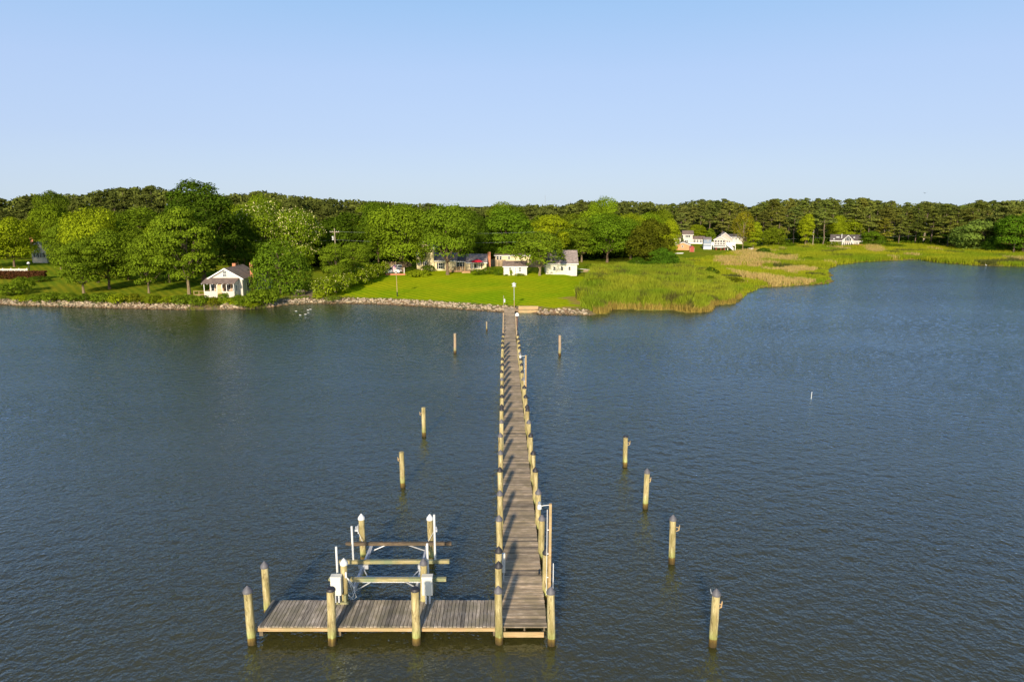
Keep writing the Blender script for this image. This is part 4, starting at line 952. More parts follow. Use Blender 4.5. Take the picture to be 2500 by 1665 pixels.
# J: beige lake house on posts
g0 = gp(1765, 611); hj = empty('house', (g0.x, g0.y + 2.5, g0.z), 0, 'large beige gabled house on posts with a wall of white-framed windows and an outside stair', 'house'); f = Frame(hj, g0.y + 2.5, .85)
zf = f.z(597.6)
gable(hj, f.x(1752), f.x(1789), 2.5, 14, zf - .1, f.z(584, 2.5), f.z(568.5, 2.5), 'y', 'beige_sid', 'roof_grey', .45, 'white', 'rear_wall', 'rear_roof')
gable(hj, f.x(1743.5), f.x(1771.5), 0, 2.48, zf, f.z(585.5), f.z(578), 'y', 'beige_sid', 'roof_grey', .3, 'white', 'front_wall', 'front_roof')
MB().box(f.x(1752), f.x(1789), 2.6, 13.9, -.4, zf - .12).build('basement_wall', M['beige_sid'], hj)
for k in range(4):
    a = 1745.3 + 6.5 * k
    window(hj, f.x(a), f.x(a + 4.9), f.z(592), f.z(587.2), 0, 1, 2); window(hj, f.x(a), f.x(a + 4.9), f.z(596.6), f.z(594), 0, 1, 1)
window(hj, f.x(1762), f.x(1766.5), f.z(577), f.z(573.5), 2.45, 2, 1)
window(hj, f.x(1775), f.x(1778), f.z(592.5), f.z(589), 2.5, 1, 1); window(hj, f.x(1780), f.x(1783), f.z(592.5), f.z(589), 2.5, 1, 1)
b = MB(); b.box(f.x(1737), f.x(1795), -1.2, 2.4, zf - .28, zf - .102)
for a in (1737.5, 1743, 1771.5, 1777, 1795): b.box(f.x(a) - .11, f.x(a) + .11, -1.15, -.93, -.4, zf - .281)
b.build('deck_frame', M['white'], hj)
b = MB(); b.box(f.x(1773), f.x(1795), -1.25, -1.20, zf - .1, zf + .95); b.box(f.x(1737), f.x(1743), -1.25, -1.2, zf - .1, zf + .95); b.build('deck_railing', M['white'], hj)
b = MB(); xs0, xs1 = f.x(1774), f.x(1790.5)
b.prism([(xs0, zf - .1), (xs0, zf + .9), (xs1, .9), (xs1, -.1)], 'y', -1.75, -1.65).prism([(xs0, zf - .1), (xs0, zf + .1), (xs1, .1), (xs1, -.1)], 'y', -2.6, -2.55)
for k in range(10): t = k / 10; b.box(xs0 + (xs1 - xs0) * t, xs0 + (xs1 - xs0) * (t + .1), -2.54, -1.76, zf * (1 - t) - .1, zf * (1 - t) - .04)
b.build('outside_stair', M['white'], hj)
gbx = empty('house', (Xat(1727, g0.y + 3), g0.y + 3, g0.z), R(4), 'blue-grey two-storey block with plain siding left of the beige house', 'house'); f = Frame(gbx, g0.y + 3, .8)
gable(gbx, f.x(1718), f.x(1736.5), 0, 7, -.4, f.z(585), f.z(580, 3), 'x', 'blue_sid', 'roof_grey', .15, None)
MB().box(f.x(1718) - .03, f.x(1736.5) + .03, -.05, -.003, f.z(597.5), f.z(596.3)).build('band_board', M['white'], gbx)
MB().box(f.x(1718) + .1, f.x(1736.4), -.035, -.003, -.3, f.z(602)).build('pale_base_wall', M['alu'], gbx)
window(gbx, f.x(1727), f.x(1729), f.z(589), f.z(586), 0, 1, 1)
# boat under the deck: bow towards the water
bo = empty('boat', (Xat(1757.5, g0.y - .2, 2), g0.y - .2, g0.z), 0, 'white boat with a red inside stored under the deck of the beige house', 'boat')
b = MB(); st = 9; n = 9
sec = []
for i in range(st):
    t = i / (st - 1); w = 1.35 * math.sin(math.pi * min(1, .12 + t * .88)) ** .6
    ring = [(w * math.cos(a), -2.6 + 5.2 * t, .95 - .62 * math.sin(a) ** 1.0 * (.5 + .5 * math.sin(math.pi * t))) for a in np.linspace(0, math.pi, n)]
    sec.append(ring)
vs = [v for r_ in sec for v in r_]; b.add(vs, [(i * n + k, i * n + k + 1, (i + 1) * n + k + 1, (i + 1) * n + k) for i in range(st - 1) for k in range(n - 1)])
hb = b.build('hull', M['pvc'], bo, True); hb.rotation_euler = (0, 0, R(90)); so_ = hb.modifiers.new('t', 'SOLIDIFY'); so_.thickness = .08
hb.location = (0, 0, .25); MB().box(-1.9, 1.9, -.75, .75, .75, .85).build('red_liner', M['red_wood'], bo)
MB().box(-.12, .12, -1.25, -1.0, -.1, .62).box(-1.5, -1.3, -.6, .6, -.1, .6).box(1.3, 1.5, -.6, .6, -.1, .6).build('stand', M['red_wood'], bo)

# K: house far behind
Yk = g0.y + 32; hk = empty('house', (Xat(1797, Yk), Yk, zg(Xat(1797, Yk), Yk)), 0, 'low white house with a long dark grey roof behind the beige house', 'house'); f = Frame(hk, Yk, .8)
gable(hk, f.x(1779), f.x(1814), 0, 7, -.4, f.z(579), f.z(572.3, 3.5), 'x', 'bright_sid', 'roof_dark', .4, 'white')
for a in (1788, 1796, 1804): window(hk, f.x(a), f.x(a + 3), f.z(585.5), f.z(581), 0, 1, 2)
# L: white utility box
g0 = gp(1833, 614); o = empty('utility_cabinet', (g0.x, g0.y, g0.z), R(25), 'white utility cabinet standing in the tan reeds before the pines', 'cabinet')
MB().box(-.6, .6, -.5, .5, -.2, 1.15).build('cabinet_body', M['white'], o); MB().box(-.66, .66, -.56, .56, 1.152, 1.22).build('lid', M['grey_metal'], o)
g0 = gp(1658, 619.5); b = MB(); b.prism([(-1.3, .0), (1.1, 0), (1.4, .28), (-1.5, .22)], 'y', -.35, .35); o = b.build('dinghy', M['pvc']); o.location = g0; tag(o, 'tiny white dinghy lying on the grass before the orange outbuilding', 'dinghy')

# M: chalet
g0 = gp(2070, 603); hm = empty('house', (g0.x, g0.y + 2.5, g0.z), 0, 'white chalet with black roof, skylights, arched gable window and orange deck at the marsh', 'house'); f = Frame(hm, g0.y + 2.5, 1)
ze = f.z(587); gable(hm, f.x(2028), f.x(2106), 1.2, 9.2, -.4, f.z(587.3, 1.2), f.z(573.5, 5), 'x', 'bright_sid', 'roof_dark', .3, 'white', 'main_wall', 'main_roof')
gable(hm, f.x(2056.5), f.x(2085), 0, 5, -.38, f.z(587.6), f.z(574.8), 'y', 'bright_sid', 'roof_dark', .25, 'white', 'gable_wall', 'gable_roof')
b = MB(); xm_ = f.x(2070.8); w = 1.0
b.prism([(xm_ - w, f.z(588.5)), (xm_ + w, f.z(588.5)), (xm_ + w, f.z(582)), (xm_ + .45, f.z(577.6)), (xm_ - .45, f.z(577.6)), (xm_ - w, f.z(582))], 'y', -.05, .02); gw = b.build('gable_window', M['glass'], hm)
b = MB(); 
for xx in (-.5, 0, .5): b.box(xm_ + xx - .04, xm_ + xx + .04, -.09, -.052, f.z(588.5), f.z(579.5))
b.box(xm_ - w - .1, xm_ + w + .1, -.5, -.053, f.z(589.6), f.z(588.7)); b.build('mullion', M['white'], gw)
for k in range(5): window(hm, f.x(2060 + 4.7 * k), f.x(2062.6 + 4.7 * k), f.z(599.5), f.z(592.3), 0, 1, 1)
for k in range(3): window(hm, f.x(2087 + 3.4 * k), f.x(2089.2 + 3.4 * k), f.z(598.5), f.z(592), 1.2, 1, 2)
MB().box(f.x(2098.5), f.x(2104.5), 1.1, 1.18, .3, f.z(591)).build('dark_doorway', M['glass'], hm)
roofz = lambda yy: f.z(587.3, 1.2) + (f.z(573.5, 5) - f.z(587.3, 1.2)) * (yy - 1.2) / 4 + .13
for px in (2036, 2043, 2047, 2085.5):
    xx = f.x(px); yy = 3.2 if px != 2036 else 1.9; b = MB(); slab(b, (xx - .28, yy - .4, roofz(yy - .4)), (xx + .28, yy - .4, roofz(yy - .4)), (xx + .28, yy + .4, roofz(yy + .4)), (xx - .28, yy + .4, roofz(yy + .4)), .05); b.build('skylight', M['pvc'], hm)
MB().tube([(f.x(2054.5), 2.6, roofz(2.6) - .2), (f.x(2054.5), 2.6, f.z(572.5))], .16, 8).build('flue', M['pvc'], hm)
b = MB(); b.box(f.x(2062), f.x(2108), -2.6, -.02, -.15, .28)
b.build('deck', M['orange_deck'], hm)
b = MB(); b.box(f.x(2084), f.x(2108), -2.66, -2.61, .9, 1.0)
for k in range(12): xx = f.x(2084) + k * (f.x(2108) - f.x(2084)) / 11.3; b.box(xx, xx + .1, -2.66, -2.61, -.2, .9)
b.build('deck_railing', M['orange_deck'], hm)

# far-left house, fence, lamp
g0 = gp(95, 641); hl = empty('house', (g0.x, g0.y, g0.z), 0, 'white gabled house with black shutters and brick chimney half hidden by trees at far left', 'house'); f = Frame(hl, g0.y)
gable(hl, f.x(76), f.x(112), 0, 8, -.4, f.z(607), f.z(591), 'y', 'bright_sid', 'roof_grey', .35, 'white')
for a in (85, 100): window(hl, f.x(a), f.x(a + 4), f.z(628), f.z(618), 0, 2, 2, shut='shutter', sw=.35)
MB().box(f.x(74) - .5, f.x(74) + .35, 1.0, 1.9, -.4, f.z(579)).build('chimney', M['brick'], hl)
g0 = gp(35, 668); Yw = g0.y
o = empty('fence', (Xat(35, Yw), Yw, g0.z), 0, 'white board fence behind the reddish hedge at far left', 'fence'); xa, xb = Xat(-30, Yw) - o.location.x, Xat(68, Yw) - o.location.x
MB().box(xa, xb, -.02, .02, .1, 1.05).build('panel', M['bright_sid'], o)
for k in range(6): xx = xa + (xb - xa) * k / 5; MB().box(xx - .08, xx + .08, -.06, .06, -.1, 1.2).build('post', M['white'], o)
g0 = gp(72, 662); o = empty('garden_lamp', (g0.x, g0.y, g0.z), 0, 'short garden lamp with a white hat-like shade by the end of the white fence', 'lamp')
MB().tube([(0, 0, -.1), (0, 0, 1.7)], .09, 8).build('post', M['black_metal'], o); MB().lathe([(.12, 0), (.35, .02), (.3, .18), (.12, .42)], (0, 0, 1.7), 10).build('lamp_shade', M['white'], o)

# ------------------------------------------------------------------ cars, flagpole, bird house, bench
def car(px, py, L, H, paint, label, rz=0.0, suv=False):
    g_ = gp(px, py); o = empty('parked_car', (g_.x, g_.y, g_.z), rz, label, 'car', 'cars parked behind the hedge')
    h = L / 2; k = H
    low = [(-h, .30), (-h, .62 * k / 1.45), (-h + .15, .80 * k / 1.45), (-h + 1.05, .92 * k / 1.45), (h - .7, .97 * k / 1.45), (h - .05, .90 * k / 1.45), (h, .55), (h - .05, .30)]
    b = MB(); b.prism(low, 'y', -.86, .86); bd = b.build('body', M[paint], o); bv = bd.modifiers.new('b', 'BEVEL'); bv.width = .08; bv.segments = 3
    zb = .93 * k / 1.45; x0, x1 = -h + 1.1, h - (.35 if suv else .75); a0, a1 = -h + 1.75, h - (.6 if suv else 1.45)
    b = MB(); b.add([(x0, -.80, zb), (x1, -.80, zb), (x1, .80, zb), (x0, .80, zb), (a0, -.62, k - .06), (a1, -.62, k - .06), (a1, .62, k - .06), (a0, .62, k - .06)], [(0, 1, 5, 4), (1, 2, 6, 5), (2, 3, 7, 6), (3, 0, 4, 7)])
    b.build('windows', M['glass'], o)
    rf_ = MB(); rf_.box(a0 - .05, a1 + .05, -.64, .64, k - .06, k)
    for (xa_, xb_) in ((x0, a0), (x1, a1), ((x0 + x1) / 2, (a0 + a1) / 2)):
        for s in (-1, 1): rf_.tube([(xa_, s * .81, zb), (xb_, s * .63, k - .05)], .04, 5)
    rf_.build('roof', M['car_white'], o)
    for xx in (-h + .82, h - .85):
        for s in (-1, 1):
            w = MB(); w.tube([(xx, s * .70, .33), (xx, s * .885, .33)], .33, 18); wo = w.build('wheel', M['rubber'], o)
            r_ = MB(); r_.tube([(xx, s * .84, .33), (xx, s * .895, .33)], .2, 12); r_.build('rim', M['alu'], wo)
    for s in (-.6, .6):
        MB().box(-h - .012, -h + .06, s - .18, s + .18, .60, .72).build('headlight', M['lamp_glass'], o); MB().box(h - .06, h + .012, s - .16, s + .16, .66, .82).build('tail_light', M['red_cloth'], o)
    MB().box(-h - .03, -h + .02, -.4, .4, .32, .46).build('number_plate', M['white'], o)
car(956, 668.5, 3.9, 1.45, 'car_white', 'white hatchback parked side-on, the nearer of the two cars beside the lawn', R(4))
car(967, 663.5, 4.3, 1.6, 'car_dark', 'dark blue car with a pale roof parked just behind the white hatchback', R(-3), True)
g0 = gp(955, 672); b = MB(); b.box(-2.4, 2.0, -.15, .15, -.2, .35)
o = b.build('garden_wall', M['brick']); o.location = (g0.x + 1.2, g0.y, g0.z); tag(o, 'low reddish retaining wall in front of the parked cars', 'wall')
g0 = gp(987, 671); o = empty('sign_post', (g0.x, g0.y, g0.z), 0, 'short white post with a side arm beside the parked cars', 'post')
MB().box(-.06, .06, -.06, .06, -.2, 1.55).build('post', M['white'], o); MB().box(-.9, -.061, -.04, .04, 1.38, 1.48).build('arm', M['fascia'], o)
g0 = gp(970, 724); zt = Zat(641, g0.y) - g0.z
o = empty('flagpole', (g0.x, g0.y, g0.z), 0, 'slim yellowish flagpole with black foot standing on the lawn edge', 'flagpole')
MB().tube([(0, 0, .8), (-.10, 0, zt)], [.06, .035], 8).build('pole', M['fascia'], o); MB().tube([(0, 0, -.2), (0, 0, .82)], .09, 8).build('foot', M['black_metal'], o)
MB().lathe([(.03, 0), (.08, .06), (.03, .13)], (-.10, 0, zt), 8).build('finial', M['fascia'], o)
fl = empty('flag', (g0.x - .1, g0.y, g0.z + zt - .4), 0, 'limp red and white striped flag with blue corner hanging from the pole', 'flag')
fl.scale = (.55, 1, .8)
def cloth(x0, x1, z0, z1, name, mat, nx=6):
    b = MB(); vs = []; 
    for i in range(nx + 1):
        x = x0 + (x1 - x0) * i / nx; yy = .10 * math.sin(x * 6.0); drop = -.55 * abs(x) ** 1.2
        vs += [(x, yy, z0 + drop), (x, yy, z1 + drop)]
    b.add(vs, [(2 * i, 2 * i + 2, 2 * i + 3, 2 * i + 1) for i in range(nx)]); c_ = b.build(name, M[mat], fl); s_ = c_.modifiers.new('t', 'SOLIDIFY'); s_.thickness = .012
for k in range(13):
    zt_ = -.085 * k; cloth(-1.0 if k >= 7 or True else -1, -.0 if k >= 7 else -.42, zt_ - .085, zt_, 'stripe', 'red_cloth' if k % 2 == 0 else 'white')
M['blue_cloth'] = mat_plain('blue_canvas', (.02, .03, .16), .8, .1)
cloth(-.415, 0, -.595, 0, 'canton', 'blue_cloth', 4)
g0 = gp(1255.3, 756.5); zt = Zat(699, g0.y) - g0.z
o = empty('birdhouse', (g0.x - .03, g0.y, g0.z), 0, 'white martin birdhouse on a tall thin pole at the shore end of the pier', 'birdhouse')
MB().tube([(.05, 0, -.3), (0, 0, zt)], .035, 6).build('pole', M['alu'], o); MB().tube([(.05, 0, -.3), (.04, 0, 1.6)], .06, 6).build('lower_pole', M['fascia'], o)
b = MB(); b.box(-.21, .21, -.21, .21, zt, zt + .36); b.box(-.33, .33, -.33, .33, zt - .03, zt - .003); hb = b.build('house_box', M['pvc'], o)
MB().lathe([(.42, 0), (.38, .02), (.02, .26)], (0, 0, zt + .362), 4).build('roof', M['pvc'], o)
b = MB()
for s in (-.1, .1):
    b.tube([(s, -.215, zt + .2), (s, -.2, zt + .2)], .035, 8)
b.build('entrance_hole', M['black_metal'], hb)
g0 = gp(1229.6, 751); zt = Zat(722, g0.y) - g0.z
o = empty('notice_post', (g0.x, g0.y, g0.z), 0, 'slim post with a small white notice at the shore end of the pier, left side', 'post')
MB().tube([(0, 0, -.3), (0, 0, zt)], .045, 6).build('post', M['pole_wood'], o); MB().box(.05, .24, -.03, -.01, zt - 1.1, zt - .55).build('notice_board', M['white'], o)
g0 = gp(733, 719.5); o = empty('park_bench', (g0.x, g0.y, g0.z), R(3), 'weathered grey-green bench under the trees by the stony shore', 'bench')
b = MB()
for k in range(4): b.box(-.85, .85, -.40 + k * .12, -.31 + k * .12, .43, .46)
b.build('seat', M['deck_along'], o); b = MB()
for k in range(3): b.box(-.85, .85, .08, .11, .52 + k * .13, .63 + k * .13)
b.build('backrest', M['deck_along'], o)
for s in (-.78, .78):
    MB().box(s - .03, s + .03, -.38, -.32, -.05, .43).build('leg', M['dark_beam'], o); MB().box(s - .03, s + .03, .03, .078, -.05, .9).build('leg', M['dark_beam'], o)
    MB().box(s - .04, s + .04, -.42, .02, .60, .64).build('armrest', M['deck_along'], o)
# small timber bulkhead by the pier
g0 = gp(1290, 762); o = empty('bulkhead', (g0.x, g0.y, 0), R(-1), 'two-tier brown timber bulkhead between stones just right of the pier', 'bulkhead')
MB().box(-1.6, 1.6, -.4, -.28, -.4, .42).build('lower_timber', M['fascia'], o); MB().box(-1.6, 1.6, .55, .67, .1, .95).build('upper_timber', M['fascia'], o)
MB().box(-1.6, 1.6, -.279, .549, -.3, .36).build('step_fill', M['joist'], o)

# ------------------------------------------------------------------ poles, wires, mast
def utility_pole(px, py, top, label, arm=True, box=True):
    g_ = gp(px, py); zt = Zat(top, g_.y) - g_.z; o = empty('utility_pole', (g_.x, g_.y, g_.z), 0, label, 'utility pole')
    MB().tube([(0, 0, -.4), (0, 0, zt)], [.17, .11], 8).build('pole', M['pole_wood'], o)
    if arm:
        MB().box(-1.1, 1.1, -.16, -.11, zt - .9, zt - .76).build('crossarm', M['pole_wood'], o)
        b = MB()
        for x in (-1, -.5, .5, 1): b.lathe([(.05, 0), (.07, .05), (.03, .16)], (x, -.13, zt - .758), 6)
        b.build('insulators', M['pvc'], o)
    if box: MB().lathe([(.12, -.5), (.24, -.45), (.24, .35), (.1, .45)], (-.45 if px < 1500 else -.4, -.1, zt - 2.2 if px < 1500 else zt - 1.6), 10).build('transformer', M['pvc'], o, True)
    return g_.x, g_.y, g_.z + zt
a1 = utility_pole(821.5, 662, 558, 'wooden utility pole with crossarm and white transformer among the trees left of centre')
a2 = utility_pole(1984, 601, 561, 'wooden utility pole with a transformer in front of the pines at right', False)
a3 = utility_pole(2292, 600, 564, 'pale slim pole beside the dark bush near the right end of the pine wood', False, False)
def wire(p, q, sag, label, r=.011):
    n = 14; pts = [(p[0] + (q[0] - p[0]) * i / n, p[1] + (q[1] - p[1]) * i / n, p[2] + (q[2] - p[2]) * i / n - sag * 4 * (i / n) * (1 - i / n)) for i in range(n + 1)]
    tag(MB().tube(pts, r, 4).build('power_line', M['grey_metal']), label, 'cable')
wire((a1[0], a1[1], a1[2] - .7), (a1[0] + 48, a1[1] + 6, a1[2] - 1), .5, 'upper thin power line running right from the pole left of centre')
wire((a1[0], a1[1], a1[2] - 2.6), (a1[0] + 48, a1[1] + 6, a1[2] - 3.2), .6, 'lower thin power line running right from the pole left of centre')
wire((a1[0], a1[1], a1[2] - 2.6), (a1[0] - 14, a1[1] - 2, a1[2] - 3.2), .2, 'short thin power line running left from the pole left of centre')
wire((a2[0], a2[1], a2[2] - 3), (a2[0] - 25, a2[1] + 5, a2[2] - 3.3), .6, 'thin power line running left from the pole before the pines')
wire((a2[0], a2[1], a2[2] - 3), (a3[0], a3[1], a3[2] - 1.2), .6, 'thin power line passing the chalet roof towards the right-hand slim pole')
Ym = 330; b = MB(); b.tube([(Xat(1331, Ym, 20), Ym, 0), (Xat(1331, Ym, 20), Ym, Zat(477, Ym))], [.16, .05], 5)
tag(b.build('radio_mast', M['grey_metal']), 'thin radio mast rising above the treetops at centre', 'mast')

# ------------------------------------------------------------------ stones along the shore
rng = np.random.RandomState(77)
def rock_mesh(seed):
    import bmesh
    rg_ = np.random.RandomState(seed); bm = bmesh.new(); bmesh.ops.create_icosphere(bm, subdivisions=2, radius=.5)
    dirs = unit(rg_, 9); off = rg_.uniform(.26, .46, 9)
    for v in bm.verts:
        p = np.array(v.co)
        for d_, o_ in zip(dirs, off):
            s = p @ d_
            if s > o_: p = p - d_ * (s - o_) * .9
        v.co = p
    me = bpy.data.meshes.new('rock'); bm.to_mesh(me); bm.free(); me.materials.append(M['stone']); return me
m, nt, bs = new_mat('shore_rock'); M['stone'] = m
n1 = noise(nt, 2.2, 6, mapping(nt, src='World'), .7); r1 = ramp(nt, n1.outputs[0], [(.3, (.15, .11, .065)), (.5, (.38, .30, .20)), (.72, (.60, .51, .38))])
oi = nt.nodes.new('ShaderNodeObjectInfo'); gg = nt.nodes.new('ShaderNodeNewGeometry'); sx = nt.nodes.new('ShaderNodeSeparateXYZ'); nt.links.new(gg.outputs[0], sx.inputs[0])
rw = ramp(nt, sx.outputs[2], [(.05, (.36, .26, .14)), (.30, (1, 1, 1))]); c = mix(nt, r1.outputs[0], oi.outputs['Color'], 1.0, 'MULTIPLY'); c = mix(nt, c, rw.outputs[0], 1.0, 'MULTIPLY')
nt.links.new(c, bs.inputs['Base Color']); bs.inputs['Roughness'].default_value = .92; bump(nt, n1.outputs[0], .6, .05, bs)
ROCKS = [rock_mesh(i) for i in range(7)]
def shore_pts(px0, px1, step):
    out = []; xa, xb = None, None
    for a, b_ in zip(shore[:-1], shore[1:]):
        L = math.hypot(b_[0] - a[0], b_[1] - a[1]); n = max(1, int(L / step))
        for k in range(n):
            t = k / n; x, y = a[0] + (b_[0] - a[0]) * t, a[1] + (b_[1] - a[1]) * t; q = pxof(x, y, 0)[0]
            if px0 <= q <= px1: out.append((x, y, (-(b_[1] - a[1]) / L, (b_[0] - a[0]) / L), q))
    return out
SLM = [(5, 'the left picture edge'), (60, 'the white fence end'), (110, 'the second flowering shrub'), (160, 'the spreading tree'), (205, 'the reddish double trunk'), (268, 'the dark straight trunk'), (320, 'the brownish shrub'), (364, 'the pale-stemmed tree'),
       (410, 'the low bright shrub'), (450, 'the forked white branches'), (560, 'the porch door'), (660, 'the shore shrubs'), (700, 'the drooping tree'), (733, 'the bench'), (775, 'the footpath end'), (820, 'the flowering hedge'), (870, 'the hedge corner'),
       (920, 'the parked cars'), (970, 'the flagpole'), (1020, 'the juniper bed'), (1065, 'the cream house left wing'), (1095, 'the terrace maple'), (1130, 'the terrace steps'), (1165, 'the red umbrella'), (1190, 'the brick chimney'), (1225, 'the notice post'),
       (1265, 'the dome lamp'), (1320, 'the small forked tree'), (1352, 'the first barn window'), (1390, 'the last barn window'), (1430, 'the trailer')]
BOULD = {}
def rock_skip(q): return 455 < q < 535 or 600 < q < 655
big = shore_pts(-40, 1442, .27); rng.shuffle(big := big); nbig = 0
big = [s for s in big if not rock_skip(s[3]) and not (1258 < s[3] < 1312)][:285]
for x, y, nrm, q in big:
    o_ = rng.uniform(-.1, 2.05); px_, py_ = x + nrm[0] * o_, y + nrm[1] * o_
    s = rng.uniform(.34, .68) * (1.3 if 590 > q > 535 else 1); o = bpy.data.objects.new('boulder', ROCKS[rng.randint(7)]); C.objects.link(o)
    o.location = (px_, py_, zg(px_, py_) + s * .08); o.scale = (s * rng.uniform(.9, 1.5), s * rng.uniform(.8, 1.2), s * rng.uniform(.55, .85)); o.rotation_euler = tuple(rng.uniform(-.4, .4, 2)) + (rng.uniform(0, 6.3),)
    g_ = rng.uniform(.75, 1.25); o.color = (g_, g_ * rng.uniform(.94, 1.02), g_ * rng.uniform(.85, 1.05), 1)
    i_ = min(range(len(SLM)), key=lambda k: abs(SLM[k][0] - q)); dq = q - SLM[i_][0]
    lab = '%s %s boulder %s, %s %s' % ('large' if s > .54 else 'small' if s < .43 else 'middling', 'pale' if g_ > 1.07 else 'brown' if g_ < .9 else 'tan', 'at the waterline' if o_ < .6 else 'halfway up the bank' if o_ < 1.35 else 'on top of the bank',
        'below' if abs(dq) < 9 else 'left of' if dq < 0 else 'right of', SLM[i_][1])
    tag(o, lab, 'rock', 'boulders along the wooded left shore' if q < 660 else 'boulders below the lawn' if q < 1225 else 'boulders right of the pier'); BOULD.setdefault(lab, []).append((q, o))
for lab, os_ in BOULD.items():
    if len(os_) > 1:
        os_.sort(key=lambda t: t[0])
        for (q, o), w_ in zip(os_, ['left one', 'right one'] if len(os_) == 2 else ['left one', 'middle one', 'right one'] if len(os_) == 3 else ['number %d from left' % (k + 1) for k in range(len(os_))]): o['label'] = lab + ', ' + w_
def rock_fill():
    Vs = []; Fs = []; base = 0; data = []
    for me in ROCKS:
        co = np.empty(len(me.vertices) * 3, np.float32); me.vertices.foreach_get('co', co); fs = np.array([p.vertices[:] for p in me.polygons]); data.append((co.reshape(-1, 3), fs))
    pts = [s for s in shore_pts(-60, 1442, .11) if not rock_skip(s[3]) and not (1262 < s[3] < 1312)]
    for x, y, nrm, q in pts:
        for rep in range(2 if q < 1300 else 1):
            o_ = rng.uniform(-.25, 2.1 if q < 1240 else 1.7) ; px_, py_ = x + nrm[0] * o_, y + nrm[1] * o_; z = max(-.1, .36 * o_ if o_ < 2.0 else .72)
            s = rng.uniform(.16, .42); a = rng.uniform(0, 6.3); co, fs = data[rng.randint(7)]
            c_, s_ = math.cos(a), math.sin(a); v = co * s * np.array([rng.uniform(.9, 1.5), 1, .75]); v = np.c_[v[:, 0] * c_ - v[:, 1] * s_ + px_, v[:, 0] * s_ + v[:, 1] * c_ + py_, v[:, 2] + z + .02]
            Vs.append(v); Fs.append(fs + base); base += len(v)
    me = mesh_np('riprap_stones', np.concatenate(Vs), np.concatenate(Fs), M['stone'])
    tag(link(bpy.data.objects.new('riprap_stones', me)), 'small broken stones packed between the boulders along the shore', 'stones', None, 'stuff')
rock_fill()

# ------------------------------------------------------------------ reeds and marsh grass
def blades(name, x, y, h, wdt, cols, label, cat, nb=3):
    n = len(x); z = zground(x, y); x = np.repeat(x, nb); y = np.repeat(y, nb); z = np.repeat(z, nb); h = np.repeat(h, nb) * rng.uniform(.65, 1.1, n * nb); cols = np.repeat(cols, nb, 0)
    x = x + rng.normal(size=n * nb) * wdt * 1.6; y = y + rng.normal(size=n * nb) * wdt * 1.6
    a = rng.uniform(0, math.pi, n * nb); lean = rng.normal(size=(n * nb, 2)) * .16 * h[:, None]; w = wdt * rng.uniform(.5, 1.2, n * nb)
    dx, dy = np.cos(a) * w, np.sin(a) * w
    V = np.stack([np.stack([x - dx, y - dy, z - .1], 1), np.stack([x + dx, y + dy, z - .1], 1), np.stack([x + dx * .7 + lean[:, 0] * .5, y + dy * .7 + lean[:, 1] * .5, z + h * .6], 1), np.stack([x + lean[:, 0], y + lean[:, 1], z + h], 1), ], 1).reshape(-1, 3)
    F = np.arange(len(V)).reshape(-1, 4)
    me = mesh_np(name, V, F, M['reed']); at = me.attributes.new('hue', 'FLOAT_COLOR', 'POINT'); cc = np.repeat(cols * rng.uniform(.75, 1.25, (len(cols), 1)), 4, 0)
    at.data.foreach_set('color', np.c_[cc, np.ones(len(cc))].astype(np.float32).ravel())
    return tag(link(bpy.data.objects.new(name, me)), label, cat, None, 'stuff')
m, nt, bs = new_mat('reed_leaves'); M['reed'] = m
at = nt.nodes.new('ShaderNodeAttribute'); at.attribute_name = 'hue'
tr = nt.nodes.new('ShaderNodeBsdfTranslucent'); df = nt.nodes.new('ShaderNodeBsdfDiffuse'); mx = nt.nodes.new('ShaderNodeMixShader'); mx.inputs[0].default_value = .35
nt.links.new(at.outputs['Color'], df.inputs[0]); nt.links.new(mix(nt, at.outputs['Color'], (1.4, 1.3, .6), 1.0, 'MULTIPLY'), tr.inputs[0])
nt.links.new(df.outputs[0], mx.inputs[1]); nt.links.new(tr.outputs[0], mx.inputs[2]); nt.nodes.remove(bs); nt.links.new(mx.outputs[0], nt.nodes['Material Output'].inputs[0])
def scatter(poly, dens, jit=0):
    p = np.array(poly); x0, y0 = p.min(0); x1, y1 = p.max(0); n = int((x1 - x0) * (y1 - y0) * dens); x = rng.uniform(x0, x1, n); y = rng.uniform(y0, y1, n)
    k = in_poly(x + (vnoise(x, y, 4) - .5) * jit, y + (vnoise(x + 40, y, 4) - .5) * jit, poly) & in_poly(x, y, land_poly); return x[k], y[k]
x, y = scatter(TALL, 30, 5); d = dist_line(x, y, shore); k = d > .25; x, y, d = x[k], y[k], d[k]
mn = vnoise(x, y, 5)[:, None]; m2 = vnoise(x + 200, y, 1.6)[:, None]
cols = np.array([.18, .27, .016]) * (1 - mn) + np.array([.34, .36, .03]) * mn; cols = np.where(m2 > .78, np.array([.13, .13, .03]), cols); cols = np.where(d[:, None] < .9, np.array([.34, .26, .06]), cols)
edge = smoothstep(0, 2.5, d); h = (1.0 + 1.2 * edge) * (.75 + .5 * vnoise(x, y, 3.3))
pxx = 1250 + 1700 * x / (y * cP + 3); h = h * np.where(pxx > 1690, .62, 1.0)
blades('tall_reeds', x, y, h, .05, cols, 'tall bright green reeds filling the marsh point right of the lawn', 'reeds')
x, y = scatter(LOW, 7); jx = x + (vnoise(x, y, 3) - .5) * 3; jy = y + (vnoise(x + 30, y, 3) - .5) * 3
tan = np.zeros(len(x), bool)
for p in TAN: tan |= in_poly(jx, jy, p)
tan &= rng.rand(len(x)) < .35 + .75 * vnoise(x, y * .5, 3.1)
tan |= (vnoise(x + 60, y * .6, 6) > .83) & (rng.rand(len(x)) < .4) & (y > 150)
mn = vnoise(x, y, 9)[:, None]; cols = np.array([.18, .26, .014]) * (1 - mn) + np.array([.36, .36, .02]) * mn
